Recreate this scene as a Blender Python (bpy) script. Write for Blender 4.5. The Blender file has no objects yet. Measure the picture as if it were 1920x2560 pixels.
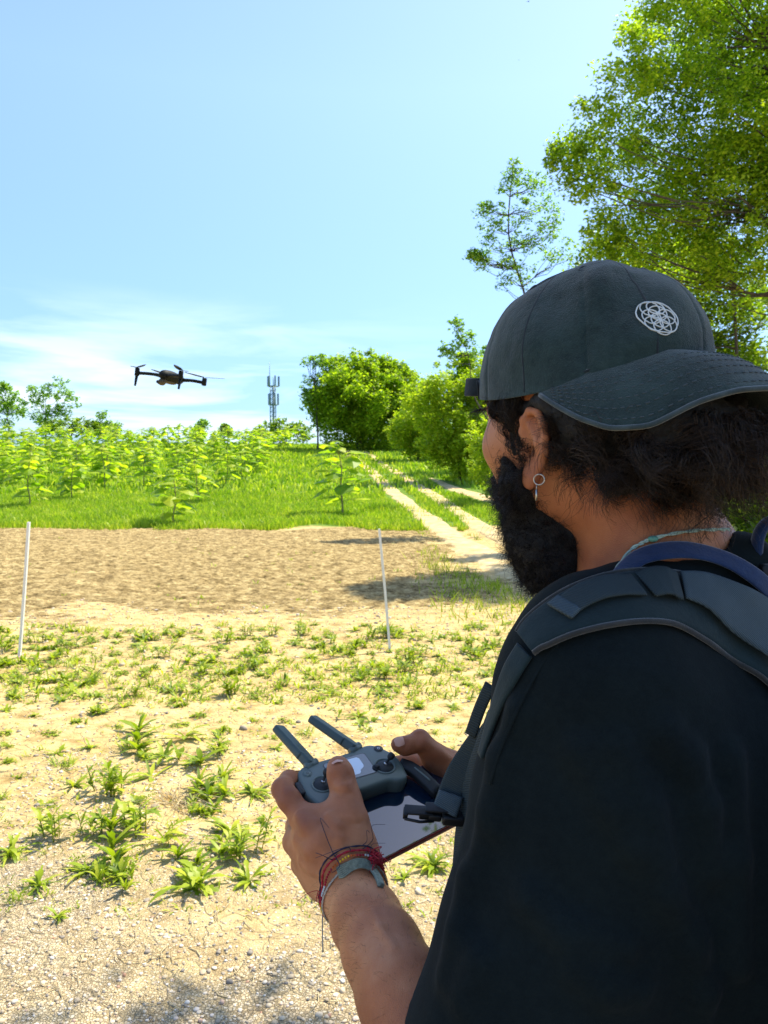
import bpy, math, random
import numpy as np
from mathutils import Matrix, Vector

# ------------------------------------------------------------------ camera, sky, sun
SC = bpy.context.scene
FPX = 1849.0
PITCH = math.atan(80 / FPX)
CAM = np.array([0.0, 0.0, 1.55])
cam = bpy.data.cameras.new('camera')
cam.sensor_fit = 'VERTICAL'; cam.sensor_height = 36.0; cam.lens = 36.0 * FPX / 2560.0
cam.clip_start = 0.02; cam.clip_end = 2000
camo = bpy.data.objects.new('camera', cam)
camo.location = CAM; camo.rotation_euler = (math.pi / 2 - PITCH, 0, 0)
SC.collection.objects.link(camo); SC.camera = camo
cam.dof.use_dof = True; cam.dof.focus_distance = 0.75; cam.dof.aperture_fstop = 20.0

SUN_AZ = math.atan2(0.80, 0.60)          # clockwise from +Y (north)
SUN_EL = math.radians(60)
SUND = np.array([math.sin(SUN_AZ) * math.cos(SUN_EL), math.cos(SUN_AZ) * math.cos(SUN_EL), math.sin(SUN_EL)])
sl = bpy.data.lights.new('sun', 'SUN'); sl.energy = 3.9; sl.angle = math.radians(0.6); sl.color = (1.0, 0.92, 0.74)
so = bpy.data.objects.new('sun', sl); SC.collection.objects.link(so)
so.rotation_euler = Vector(SUND).to_track_quat('Z', 'Y').to_euler()

W = bpy.data.worlds.new('World'); SC.world = W; W.use_nodes = True
nt = W.node_tree; nt.nodes.clear()
out = nt.nodes.new('ShaderNodeOutputWorld'); bg = nt.nodes.new('ShaderNodeBackground')
sky = nt.nodes.new('ShaderNodeTexSky'); sky.sky_type = 'NISHITA'; sky.sun_disc = False
sky.sun_elevation = SUN_EL; sky.sun_rotation = SUN_AZ
sky.air_density = 1.0; sky.dust_density = 1.0; sky.ozone_density = 1.6
geo = nt.nodes.new('ShaderNodeTexCoord')
sep = nt.nodes.new('ShaderNodeSeparateXYZ'); nt.links.new(geo.outputs['Generated'], sep.inputs[0])
mp = nt.nodes.new('ShaderNodeMapping'); mp.inputs['Rotation'].default_value = (0, math.radians(24), 0)
mp.inputs['Scale'].default_value = (1.0, 1.0, 7.0)
nt.links.new(geo.outputs['Generated'], mp.inputs[0])
nz = nt.nodes.new('ShaderNodeTexNoise'); nz.inputs['Scale'].default_value = 3.4; nz.inputs['Detail'].default_value = 7
nz.inputs['Roughness'].default_value = 0.52; nz.inputs['Distortion'].default_value = 0.35
nt.links.new(mp.outputs[0], nz.inputs['Vector'])
def wmath(op, a, b=None, clamp=False):
    n = nt.nodes.new('ShaderNodeMath'); n.operation = op; n.use_clamp = clamp
    for i, v in enumerate((a, b)):
        if v is None: continue
        if isinstance(v, (int, float)): n.inputs[i].default_value = v
        else: nt.links.new(v, n.inputs[i])
    return n.outputs[0]
cl = wmath('MULTIPLY', wmath('SUBTRACT', nz.outputs[0], 0.44), 5.5, True)
# wispy cirrus low in the sky, thickest to the north-west
lowm = wmath('SUBTRACT', 1.0, wmath('MULTIPLY', wmath('ABSOLUTE', wmath('SUBTRACT', sep.outputs[2], 0.10)), 7.0), True)
west = wmath('MULTIPLY', wmath('SUBTRACT', 0.16, sep.outputs[0]), 2.6, True)
cl = wmath('MULTIPLY', wmath('MULTIPLY', cl, lowm, True), west, True)
mixc = nt.nodes.new('ShaderNodeMix'); mixc.data_type = 'RGBA'
nt.links.new(wmath('MULTIPLY', cl, 0.85), mixc.inputs[0])
hsv = nt.nodes.new('ShaderNodeHueSaturation'); hsv.inputs['Saturation'].default_value = 0.98
hsv.inputs['Value'].default_value = 1.0
nt.links.new(sky.outputs[0], hsv.inputs['Color'])
hz = nt.nodes.new('ShaderNodeMix'); hz.data_type = 'RGBA'; nt.links.new(wmath('MULTIPLY', sep.outputs[2], 2.2, True), hz.inputs[0]); hz.inputs[6].default_value = (.40, .56, .78, 1); hz.inputs[7].default_value = (.95, 1.03, 1.15, 1)
tnt = nt.nodes.new('ShaderNodeMix'); tnt.data_type = 'RGBA'; tnt.blend_type = 'MULTIPLY'; tnt.inputs[0].default_value = 1; nt.links.new(hz.outputs[2], tnt.inputs[7])
nt.links.new(hsv.outputs[0], tnt.inputs[6]); nt.links.new(tnt.outputs[2], mixc.inputs[6]); mixc.inputs[7].default_value = (5.0, 5.7, 6.4, 1)
nt.links.new(mixc.outputs[2], bg.inputs[0]); bg.inputs[1].default_value = 0.12
nt.links.new(bg.outputs[0], out.inputs[0])

SC.view_settings.view_transform = 'Standard'; SC.view_settings.look = 'None'
SC.view_settings.exposure = 1.22; SC.view_settings.gamma = 1.0
SC.render.engine = 'CYCLES'
SC.cycles.max_bounces = 9; SC.cycles.diffuse_bounces = 6; SC.cycles.transparent_max_bounces = 8
SC.cycles.use_denoising = True

# ------------------------------------------------------------------ geometry helpers
cp, sp = math.cos(PITCH), math.sin(PITCH)
def ray(px, py):
    a = (px - 960) / FPX; b = -(py - 1280) / FPX
    return np.array([a, cp + b * sp, -sp + b * cp])
def P(px, py, d):
    return CAM + ray(px, py) * d
def nrm(v):
    v = np.asarray(v, float); return v / (np.linalg.norm(v) + 1e-12)
_ty = np.array([-60, 0, 10, 18, 22, 30, 40, 50, 60, 70, 80, 90, 100, 120, 160, 400, 3000.])
_tz = np.array([0, 0, 0, 0, .06, .45, 1.25, 2.2, 3.2, 4.25, 5.1, 5.75, 6.0, 6.0, 5.0, 0., 0.])
_gy = np.arange(-60, 3000, 1.0); _gz = np.interp(_gy, _ty, _tz)
_k = np.hanning(9); _k /= _k.sum(); _gz = np.convolve(np.pad(_gz, 4, 'edge'), _k, 'valid')
def H(x, y):
    x = np.asarray(x, float); y = np.asarray(y, float)
    z = np.interp(y, _gy, _gz)
    z = z + 0.02 * np.sin(x * 1.3 + 0.7 * y) * np.clip((y - 4) / 10, 0, 1) + 0.10 * np.sin(x * .21 + 1) * np.sin(y * .17) * np.clip((y - 25) / 20, 0, 1)
    return z + 0.012 * np.sin(x * 2.1 + 1.0) * np.sin(y * 1.7)
def G(px, py):
    """where a line of sight meets the ground"""
    r = ray(px, py); ts = np.concatenate([np.arange(1, 30, .05), np.arange(30, 140, .2)])
    q = CAM + ts[:, None] * r
    d = q[:, 2] - H(q[:, 0], q[:, 1])
    i = np.argmax(d < 0)
    if d[i] >= 0: i = int(np.argmin(np.abs(d)))
    return q[i]
def vnoise(p, seed=0):
    """cheap smooth value noise, p (N,3)"""
    p = np.asarray(p, np.float32); i = np.floor(p).astype(np.int64); f = p - i; f = f * f * (3 - 2 * f)
    def h(ix, iy, iz):
        n = (ix * 73856093) ^ (iy * 19349663) ^ (iz * 83492791) ^ (seed * 2654435)
        n = (n ^ (n >> 13)) * 1274126177; n = n ^ (n >> 16)
        return (n & 0xffff).astype(np.float32) / 65535.0
    r = 0
    for dx in (0, 1):
        for dy in (0, 1):
            for dz in (0, 1):
                w = (f[:, 0] if dx else 1 - f[:, 0]) * (f[:, 1] if dy else 1 - f[:, 1]) * (f[:, 2] if dz else 1 - f[:, 2])
                r = r + w * h(i[:, 0] + dx, i[:, 1] + dy, i[:, 2] + dz)
    return r
def fbm(p, seed=0, o=3):
    p = np.asarray(p, np.float32); r = 0; a = .5
    for k in range(o): r = r + a * (vnoise(p * 2 ** k, seed + k) - .5); a *= .5
    return r

COL = SC.collection
def link(o, parent=None):
    COL.objects.link(o)
    if parent is not None: o.parent = parent
    return o
def mesh_obj(name, V, F, mat=None, parent=None, smooth=True, link_it=True):
    """F: list of (n,k) int arrays or list of tuples"""
    me = bpy.data.meshes.new(name)
    V = np.asarray(V, np.float32)
    if not isinstance(F, list) or (len(F) and not isinstance(F[0], np.ndarray)):
        groups = {}
        for f in F: groups.setdefault(len(f), []).append(f)
        F = [np.array(g) for g in groups.values()]
    F = [np.asarray(f, np.int32) for f in F if len(f)]
    idx = np.concatenate([f.ravel() for f in F]) if F else np.zeros(0, np.int32)
    tot = np.concatenate([np.full(len(f), f.shape[1], np.int32) for f in F]) if F else np.zeros(0, np.int32)
    st = np.concatenate([[0], np.cumsum(tot)[:-1]]).astype(np.int32) if len(tot) else tot
    me.vertices.add(len(V)); me.vertices.foreach_set('co', V.ravel())
    me.loops.add(len(idx)); me.loops.foreach_set('vertex_index', idx)
    me.polygons.add(len(tot)); me.polygons.foreach_set('loop_start', st); me.polygons.foreach_set('loop_total', tot)
    me.polygons.foreach_set('use_smooth', np.full(len(tot), smooth))
    me.update(calc_edges=True); me.validate()
    if mat: me.materials.append(mat)
    o = bpy.data.objects.new(name, me)
    if link_it: link(o, parent)
    return o
def empty(name, loc=(0, 0, 0), mw=None):
    o = bpy.data.objects.new(name, None); o.empty_display_size = .05
    if mw is not None: o.matrix_world = mw
    else: o.location = loc
    link(o); return o
def tag(o, label=None, cat=None, group=None, kind=None):
    if label: o['label'] = label
    if cat: o['category'] = cat
    if group: o['group'] = group
    if kind: o['kind'] = kind
    return o

class MB:
    """collects shapes into ONE mesh"""
    def __init__(s): s.V = []; s.F = []; s.n = 0
    def add(s, V, F):
        V = np.asarray(V, float); s.V.append(V)
        for f in F:
            s.F.append(np.asarray(f, int) + s.n) if isinstance(f, np.ndarray) and f.ndim == 2 else s.F.append(np.asarray([f], int) + s.n)
        s.n += len(V); return s
    def build(s, name, mat, parent=None, smooth=True):
        g = {}
        for f in s.F: g.setdefault(f.shape[1], []).append(f)
        return mesh_obj(name, np.concatenate(s.V), [np.concatenate(v) for v in g.values()], mat, parent, smooth)
    def tube(s, pts, r, n=8, closed=False, cap=True, sx=1.0, up=None):
        V, F = tube(pts, r, n, closed, cap, sx, up); return s.add(V, F)
    def box(s, c, h, R=None, bev=0.0):
        V, F = box(c, h, R, bev); return s.add(V, F)

def frames(pts, up=None, closed=False):
    pts = np.asarray(pts, float); n = len(pts)
    if closed: T = np.roll(pts, -1, 0) - np.roll(pts, 1, 0)
    else: T = np.gradient(pts, axis=0)
    T = T / (np.linalg.norm(T, axis=1, keepdims=True) + 1e-12)
    if up is None:
        u = np.array([0, 0, 1.]) if abs(T[0][2]) < .9 else np.array([1., 0, 0])
        A = np.zeros_like(pts); a = u - T[0] * (u @ T[0]); a /= np.linalg.norm(a); A[0] = a
        for i in range(1, n):
            a = A[i - 1] - T[i] * (A[i - 1] @ T[i]); A[i] = a / (np.linalg.norm(a) + 1e-12)
    else:
        up = np.broadcast_to(np.asarray(up, float), pts.shape)
        A = up - T * (up * T).sum(1, keepdims=True); A /= np.linalg.norm(A, axis=1, keepdims=True) + 1e-12
    B = np.cross(T, A)
    return T, A, B
def tube(pts, r, n=8, closed=False, cap=True, sx=1.0, up=None):
    """A = up axis scaled 1, B = side axis scaled sx"""
    pts = np.asarray(pts, float); m = len(pts)
    T, A, B = frames(pts, up, closed)
    r = np.broadcast_to(np.asarray(r, float), (m,)); sx = np.broadcast_to(np.asarray(sx, float), (m,))
    a = np.arange(n) * 2 * np.pi / n
    V = pts[:, None] + (r[:, None, None] * (np.cos(a)[None, :, None] * A[:, None] + np.sin(a)[None, :, None] * B[:, None] * sx[:, None, None]))
    V = V.reshape(-1, 3); F = []
    i = np.arange(m if closed else m - 1)[:, None]; j = np.arange(n)[None]
    i2 = (i + 1) % m; j2 = (j + 1) % n
    F.append(np.stack([i * n + j, i * n + j2, i2 * n + j2, i2 * n + j], -1).reshape(-1, 4))
    if cap and not closed:
        F.append(np.arange(n)[::-1][None]); F.append((np.arange(n) + (m - 1) * n)[None])
    return V, F
def strip(pts, w, t, up, edge=None):
    """a flat band: pts centre line, w half width, t half thickness, up normal at each point; rounded rectangle section"""
    pts = np.asarray(pts, float); m = len(pts)
    T, A, B = frames(pts, up)
    w = np.broadcast_to(np.asarray(w, float), (m,)); t = np.broadcast_to(np.asarray(t, float), (m,))
    e = .82
    sec = np.array([(-1, -.5), (-e, -1), (-.4, -1.04), (.4, -1.04), (e, -1), (1, -.5), (1, .5), (e, 1), (.4, 1.04), (-.4, 1.04), (-e, 1), (-1, .5)])
    V = pts[:, None] + sec[None, :, :1] * w[:, None, None] * B[:, None] + sec[None, :, 1:] * t[:, None, None] * A[:, None]
    n = len(sec); V = V.reshape(-1, 3)
    i = np.arange(m - 1)[:, None]; j = np.arange(n)[None]; j2 = (j + 1) % n
    F = [np.stack([i * n + j, i * n + j2, (i + 1) * n + j2, (i + 1) * n + j], -1).reshape(-1, 4), np.arange(n)[::-1][None], (np.arange(n) + (m - 1) * n)[None]]
    return V, F
def box(c, h, R=None, bev=0.0):
    c = np.asarray(c, float); h = np.asarray(h, float)
    if bev <= 0:
        s = np.array([(x, y, z) for x in (-1, 1) for y in (-1, 1) for z in (-1, 1)], float) * h
        F = [(0, 1, 3, 2), (4, 6, 7, 5), (0, 4, 5, 1), (2, 3, 7, 6), (0, 2, 6, 4), (1, 5, 7, 3)]
    else:
        V = []; ring = []
        # layered rounded box: profile in z
        for zz, ins in ((-h[2], bev), (-h[2] + bev * .3, bev * .3), (-h[2] + bev, 0), (h[2] - bev, 0), (h[2] - bev * .3, bev * .3), (h[2], bev)):
            hx, hy = h[0] - ins, h[1] - ins; rr = min(bev * 1.2, hx * .9, hy * .9)
            for k, (sx_, sy_) in enumerate(((1, 1), (-1, 1), (-1, -1), (1, -1))):
                for a in (0, 22.5, 45, 67.5, 90):
                    an = math.radians(a + 90 * k)
                    V.append((sx_ * (hx - rr) + rr * math.cos(an), sy_ * (hy - rr) + rr * math.sin(an), zz))
        n = 20; s = np.array(V); F = []
        for i in range(5):
            for j in range(n): F.append((i * n + j, i * n + (j + 1) % n, (i + 1) * n + (j + 1) % n, (i + 1) * n + j))
        F.append(tuple(range(n))[::-1]); F.append(tuple(range(5 * n, 6 * n)))
    if R is not None: s = s @ np.asarray(R).T
    return s + c, F
def bez(pts, n=20):
    """Catmull-Rom through pts"""
    p = np.asarray(pts, float); p = np.concatenate([[2 * p[0] - p[1]], p, [2 * p[-1] - p[-2]]])
    m = len(p) - 3; u = np.linspace(0, m, n); i = np.minimum(u.astype(int), m - 1); t = (u - i)[:, None]
    a, b, c, d = p[i], p[i + 1], p[i + 2], p[i + 3]
    return .5 * (2 * b + (c - a) * t + (2 * a - 5 * b + 4 * c - d) * t ** 2 + (3 * b - a - 3 * c + d) * t ** 3)
_ICO = {}
def ico(sub):
    if sub in _ICO: return _ICO[sub]
    t = (1 + 5 ** .5) / 2
    V = [(-1, t, 0), (1, t, 0), (-1, -t, 0), (1, -t, 0), (0, -1, t), (0, 1, t), (0, -1, -t), (0, 1, -t), (t, 0, -1), (t, 0, 1), (-t, 0, -1), (-t, 0, 1)]
    F = [(0, 11, 5), (0, 5, 1), (0, 1, 7), (0, 7, 10), (0, 10, 11), (1, 5, 9), (5, 11, 4), (11, 10, 2), (10, 7, 6), (7, 1, 8), (3, 9, 4), (3, 4, 2), (3, 2, 6), (3, 6, 8), (3, 8, 9), (4, 9, 5), (2, 4, 11), (6, 2, 10), (8, 6, 7), (9, 8, 1)]
    V = [tuple(nrm(v)) for v in V]
    for _ in range(sub):
        cache = {}; F2 = []
        def mid(a, b):
            k = (min(a, b), max(a, b))
            if k not in cache: V.append(tuple(nrm(np.add(V[a], V[b])))); cache[k] = len(V) - 1
            return cache[k]
        for a, b, c in F:
            x, y, z = mid(a, b), mid(b, c), mid(c, a); F2 += [(a, x, z), (b, y, x), (c, z, y), (x, y, z)]
        F = F2
    _ICO[sub] = (np.array(V), np.array(F)); return _ICO[sub]

# ------------------------------------------------------------------ signed distance body builder
class SDF:
    def __init__(s): s.p = []
    def add(s, fn, c, r, k, op='u'): s.p.append((fn, np.asarray(c, np.float32), float(r), float(k), op)); return s
    def cap(s, a, b, ra, rb=None, k=.012, flat=None, fs=1.0, op='u'):
        a = np.asarray(a, np.float32); b = np.asarray(b, np.float32); rb = ra if rb is None else rb
        ba = b - a; L2 = float(ba @ ba) + 1e-9
        n = None if flat is None else nrm(flat).astype(np.float32)
        def fn(q):
            v = q - a; t = np.clip(v @ ba / L2, 0, 1); w = v - t[:, None] * ba
            if n is not None: w = w + (w @ n)[:, None] * n * (fs - 1)
            return np.sqrt((w * w).sum(1)) - (ra + t * (rb - ra))
        return s.add(fn, (a + b) / 2, math.sqrt(L2) / 2 + max(ra, rb), k, op)
    def ell(s, c, r, R=None, k=.012, op='u'):
        c = np.asarray(c, np.float32); r = np.asarray(r, np.float32); Rm = np.eye(3, dtype=np.float32) if R is None else np.asarray(R, np.float32)
        def fn(q):
            v = (q - c) @ Rm; k0 = np.sqrt(((v / r) ** 2).sum(1)) + 1e-6; k1 = np.sqrt(((v / (r * r)) ** 2).sum(1)) + 1e-6
            return k0 * (k0 - 1) / k1
        return s.add(fn, c, r.max(), k, op)
    def ev(s, q, c=None, rad=0):
        d = np.full(len(q), 1.0, np.float32)
        for fn, bc, br, k, op in s.p:
            if c is not None and np.linalg.norm(bc - c) - br * 1.25 - rad > .04: continue
            e = fn(q)
            if op == 'u': h = np.maximum(k - np.abs(d - e), 0) / k; d = np.minimum(d, e) - h * h * k * .25
            elif op == 's': e = -e; h = np.maximum(k - np.abs(d - e), 0) / k; d = np.maximum(d, e) + h * h * k * .25
            elif op == 'd': d = d + e
        return d
    def mesh(s, h, lo, hi, B=8):
        lo = np.asarray(lo, float); hi = np.asarray(hi, float); bs = B * h
        nb = np.ceil((hi - lo) / bs).astype(int)
        I = np.stack(np.meshgrid(*[np.arange(x) for x in nb], indexing='ij'), -1).reshape(-1, 3)
        C = (lo + (I + .5) * bs).astype(np.float32)
        keep = []
        for i in range(0, len(C), 200000):
            d = s.ev(C[i:i + 200000]); keep.append(np.abs(d) < bs * 1.25)
        I = I[np.concatenate(keep)]
        sk = (I // 4); key = (sk[:, 0] * 4096 + sk[:, 1]) * 4096 + sk[:, 2]; od = np.argsort(key, kind='stable'); I = I[od]; key = key[od]
        g = np.arange(B + 1); off = np.stack(np.meshgrid(g, g, g, indexing='ij'), -1).reshape(-1, 3)
        cuts = np.concatenate([[0], np.nonzero(np.diff(key))[0] + 1, [len(I)]])
        keys = []; verts = []; quads = []
        K = lambda a: ((a[..., 0] << 40) + (a[..., 1] << 20) + a[..., 2])
        for a, b in zip(cuts[:-1], cuts[1:]):
            Ib = I[a:b]; base = Ib[:, None, :] * B + off[None]
            q = (lo + base.reshape(-1, 3) * h).astype(np.float32)
            c = (q.min(0) + q.max(0)) / 2; rad = np.linalg.norm(q.max(0) - c)
            v = s.ev(q, c, rad).reshape(-1, B + 1, B + 1, B + 1)
            n = v.shape[0]
            cs = {}
            for x in (0, 1):
                for y in (0, 1):
                    for z in (0, 1): cs[(x, y, z)] = v[:, x:B + x, y:B + y, z:B + z]
            ins = sum((cs[k] < 0).astype(np.int8) for k in cs); act = (ins > 0) & (ins < 8)
            ai = np.nonzero(act)
            if len(ai[0]):
                P0 = np.stack(ai[1:], -1).astype(float); acc = np.zeros((len(P0), 3)); cnt = np.zeros(len(P0))
                cv = {k: cs[k][ai] for k in cs}
                for k in cs:
                    for ax in range(3):
                        if k[ax]: continue
                        k2 = list(k); k2[ax] = 1; k2 = tuple(k2); A, Bv = cv[k], cv[k2]; m = (A < 0) != (Bv < 0)
                        t = np.where(m, A / np.where(m, A - Bv, 1), 0); pt = np.tile(np.array(k, float), (len(P0), 1)); pt[:, ax] = t
                        acc[m] += pt[m]; cnt[m] += 1
                cell = Ib[ai[0]] * B + P0.astype(int)
                keys.append(K(cell)); verts.append(lo + (cell + acc / cnt[:, None]) * h)
            for ax in range(3):
                s0 = [slice(None)] + [slice(0, B)] * 3; s1 = list(s0); s1[ax + 1] = slice(1, B + 1)
                A, Bv = v[tuple(s0)], v[tuple(s1)]; m = (A < 0) != (Bv < 0); mi = np.nonzero(m)
                if not len(mi[0]): continue
                cell = Ib[mi[0]] * B + np.stack(mi[1:], -1); u, w = (ax + 1) % 3, (ax + 2) % 3
                e1 = np.zeros(3, int); e1[u] = 1; e2 = np.zeros(3, int); e2[w] = 1
                q4 = np.stack([K(cell - e1 - e2), K(cell - e2), K(cell), K(cell - e1)], -1)
                flip = (A[mi] >= 0); q4[flip] = q4[flip][:, ::-1]; quads.append(q4)
        keys = np.concatenate(keys); verts = np.concatenate(verts); quads = np.concatenate(quads)
        od = np.argsort(keys); keys = keys[od]; verts = verts[od]
        ix = np.searchsorted(keys, quads); ix = np.minimum(ix, len(keys) - 1); ok = (keys[ix] == quads).all(1)
        return verts, [ix[ok].astype(np.int32)]
# ------------------------------------------------------------------ materials
def _n(t, kind, **kw):
    n = t.nodes.new(kind)
    for k, v in kw.items(): setattr(n, k, v)
    return n
def _ramp(t, fac, stops):
    r = _n(t, 'ShaderNodeValToRGB'); e = r.color_ramp.elements
    while len(e) < len(stops): e.new(.5)
    for i, (p, c) in enumerate(stops): e[i].position = p; e[i].color = (*c, 1)
    t.links.new(fac, r.inputs[0]); return r.outputs[0]
def _noise(t, scale, detail=3, rough=.5, vec=None, out=0, dist=0):
    n = _n(t, 'ShaderNodeTexNoise'); n.inputs['Scale'].default_value = scale; n.inputs['Detail'].default_value = detail
    n.inputs['Roughness'].default_value = rough; n.inputs['Distortion'].default_value = dist
    if vec is not None: t.links.new(vec, n.inputs['Vector'])
    return n.outputs[out]
def _mixc(t, f, a, b, blend='MIX'):
    m = _n(t, 'ShaderNodeMix', data_type='RGBA', blend_type=blend)
    for i, v in ((0, f), (6, a), (7, b)):
        if isinstance(v, (int, float)): m.inputs[i].default_value = v
        elif isinstance(v, tuple): m.inputs[i].default_value = (*v, 1)
        else: t.links.new(v, m.inputs[i])
    return m.outputs[2]
def _math(t, op, a, b=None, clamp=False):
    m = _n(t, 'ShaderNodeMath', operation=op, use_clamp=clamp)
    for i, v in ((0, a), (1, b)):
        if v is None: continue
        if isinstance(v, (int, float)): m.inputs[i].default_value = v
        else: t.links.new(v, m.inputs[i])
    return m.outputs[0]
def base(name):
    m = bpy.data.materials.new(name); m.use_nodes = True; t = m.node_tree
    return m, t, t.nodes['Principled BSDF']
def bumpn(t, b, h, strength, dist):
    n = _n(t, 'ShaderNodeBump'); n.inputs['Strength'].default_value = strength; n.inputs['Distance'].default_value = dist
    t.links.new(h, n.inputs['Height']); t.links.new(n.outputs[0], b.inputs['Normal']); return n
def obco(t): return _n(t, 'ShaderNodeTexCoord').outputs['Object']
def plain(name, col, rough=.5, metal=0., var=.15, scale=40, bump=0., bscale=200, bdist=.0005, spec=.5, coat=0.):
    m, t, b = base(name); oc = obco(t)
    f = _noise(t, scale, 4, .6, oc)
    c0 = tuple(x * (1 - var) for x in col); c1 = tuple(min(1, x * (1 + var)) for x in col)
    t.links.new(_ramp(t, f, [(.3, c0), (.7, c1)]), b.inputs['Base Color'])
    b.inputs['Roughness'].default_value = rough; b.inputs['Metallic'].default_value = metal
    b.inputs['Specular IOR Level'].default_value = spec; b.inputs['Coat Weight'].default_value = coat
    if bump > 0: bumpn(t, b, _noise(t, bscale, 3, .6, oc), bump, bdist)
    return m
def leafmat(name, dark, mid, light, trans=.45, rough=.45, tint=(1.12, 1.25, .45), nscale=.6):
    m, t, b = base(name)
    isl = _n(t, 'ShaderNodeNewGeometry'); rp = isl.outputs['Random Per Island']
    nz = _noise(t, nscale, 2, .5, obco(t))
    f = _math(t, 'ADD', _math(t, 'MULTIPLY', rp, .6), _math(t, 'MULTIPLY', nz, .45))
    c = _ramp(t, f, [(.2, dark), (.5, mid), (.85, light)])
    t.links.new(c, b.inputs['Base Color']); b.inputs['Roughness'].default_value = rough; b.inputs['Specular IOR Level'].default_value = .35
    tr = _n(t, 'ShaderNodeBsdfTranslucent'); tc = _mixc(t, 1.0, c, tint, 'MULTIPLY'); t.links.new(tc, tr.inputs[0])
    mx = _n(t, 'ShaderNodeMixShader'); mx.inputs[0].default_value = trans
    t.links.new(b.outputs[0], mx.inputs[1]); t.links.new(tr.outputs[0], mx.inputs[2])
    t.links.new(mx.outputs[0], t.nodes['Material Output'].inputs[0]); return m

def ground_mat():
    m, t, b = base('dry_ground'); oc = _n(t, 'ShaderNodeTexCoord').outputs['Object']
    sx = _n(t, 'ShaderNodeSeparateXYZ'); t.links.new(oc, sx.inputs[0])
    y = sx.outputs[1]
    big = _noise(t, .9, 4, .55, oc); med = _noise(t, 7, 5, .6, oc); fine = _noise(t, 60, 4, .65, oc)
    sand = _ramp(t, med, [(.28, (.26, .165, .055)), (.48, (.49, .355, .15)), (.75, (.67, .53, .255))])
    sand = _mixc(t, _math(t, 'MULTIPLY', _math(t, 'SUBTRACT', big, .5), 2.2, True), sand, (.36, .25, .105))
    vo = _n(t, 'ShaderNodeTexVoronoi'); vo.inputs['Scale'].default_value = 105; t.links.new(oc, vo.inputs['Vector'])
    vd = _n(t, 'ShaderNodeTexVoronoi', feature='DISTANCE_TO_EDGE'); vd.inputs['Scale'].default_value = 105; t.links.new(oc, vd.inputs['Vector'])
    sv = _n(t, 'ShaderNodeSeparateColor'); t.links.new(vo.outputs['Color'], sv.inputs[0])
    grav = _ramp(t, sv.outputs[0], [(.0, (.22, .19, .15)), (.3, (.42, .34, .22)), (.7, (.58, .48, .33)), (1, (.7, .64, .52))])
    edge = _math(t, 'ADD', _math(t, 'MULTIPLY', vd.outputs[0], 6, True), .25, True)
    grav = _mixc(t, edge, (.26, .20, .12), grav)
    gm = _math(t, 'MULTIPLY', _math(t, 'SUBTRACT', _math(t, 'ADD', 3.3, _math(t, 'MULTIPLY', _math(t, 'SUBTRACT', big, .5), 4.0)), y), .9, True)
    gm = _math(t, 'MULTIPLY', gm, .65)
    c = _mixc(t, gm, sand, grav)
    # grass sward colour under the field, from y = 21.5 m
    gn = _noise(t, .8, 4, .6, oc)
    grass = _ramp(t, med, [(.3, (.07, .12, .015)), (.6, (.15, .25, .03)), (.8, (.25, .30, .07))])
    fm = _math(t, 'MULTIPLY', _math(t, 'SUBTRACT', _math(t, 'ADD', y, _math(t, 'MULTIPLY', gn, 1.2)), 23.0), 1.4, True)
    c = _mixc(t, fm, c, grass)
    t.links.new(c, b.inputs['Base Color']); b.inputs['Roughness'].default_value = .95; b.inputs['Specular IOR Level'].default_value = .15
    cr = _n(t, 'ShaderNodeTexVoronoi', feature='DISTANCE_TO_EDGE'); cr.inputs['Scale'].default_value = 9
    wv = _n(t, 'ShaderNodeVectorMath', operation='ADD'); t.links.new(oc, wv.inputs[0])
    wn = _n(t, 'ShaderNodeTexNoise'); wn.inputs['Scale'].default_value = 6; t.links.new(oc, wn.inputs['Vector'])
    wsc = _n(t, 'ShaderNodeVectorMath', operation='SCALE'); t.links.new(wn.outputs[1], wsc.inputs[0]); wsc.inputs['Scale'].default_value = .22
    t.links.new(wsc.outputs[0], wv.inputs[1]); t.links.new(wv.outputs[0], cr.inputs['Vector'])
    crk = _math(t, 'MULTIPLY', cr.outputs[0], 14, True)
    hgt = _math(t, 'ADD', _math(t, 'MULTIPLY', crk, .35), _math(t, 'ADD', _math(t, 'MULTIPLY', med, 1.0), _math(t, 'MULTIPLY', fine, .55)))
    hgt = _math(t, 'ADD', hgt, _math(t, 'MULTIPLY', _math(t, 'MULTIPLY', edge, gm), .5))
    bumpn(t, b, hgt, .9, .02); return m
def soil_mat():
    m, t, b = base('ploughed_soil'); oc = obco(t)
    n1 = _noise(t, 5, 5, .65, oc); mpp = _n(t, 'ShaderNodeMapping'); mpp.inputs['Scale'].default_value = (.45, 1, 1); t.links.new(oc, mpp.inputs[0]); n2 = _noise(t, 34, 4, .75, mpp.outputs[0])
    f = _math(t, 'ADD', _math(t, 'MULTIPLY', n1, .5), _math(t, 'MULTIPLY', n2, .5))
    t.links.new(_ramp(t, f, [(.39, (.09, .062, .024)), (.5, (.29, .208, .088)), (.60, (.52, .405, .19))]), b.inputs['Base Color'])
    b.inputs['Roughness'].default_value = 1; b.inputs['Specular IOR Level'].default_value = .1
    bumpn(t, b, f, 1.0, .05); return m
def track_mat():
    m, t, b = base('track_sand'); oc = obco(t); n1 = _noise(t, 3, 5, .6, oc)
    t.links.new(_ramp(t, n1, [(.3, (.38, .27, .12)), (.7, (.66, .52, .29))]), b.inputs['Base Color'])
    b.inputs['Roughness'].default_value = 1; b.inputs['Specular IOR Level'].default_value = .1
    bumpn(t, b, _noise(t, 15, 4, .6, oc), .6, .03); return m
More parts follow.
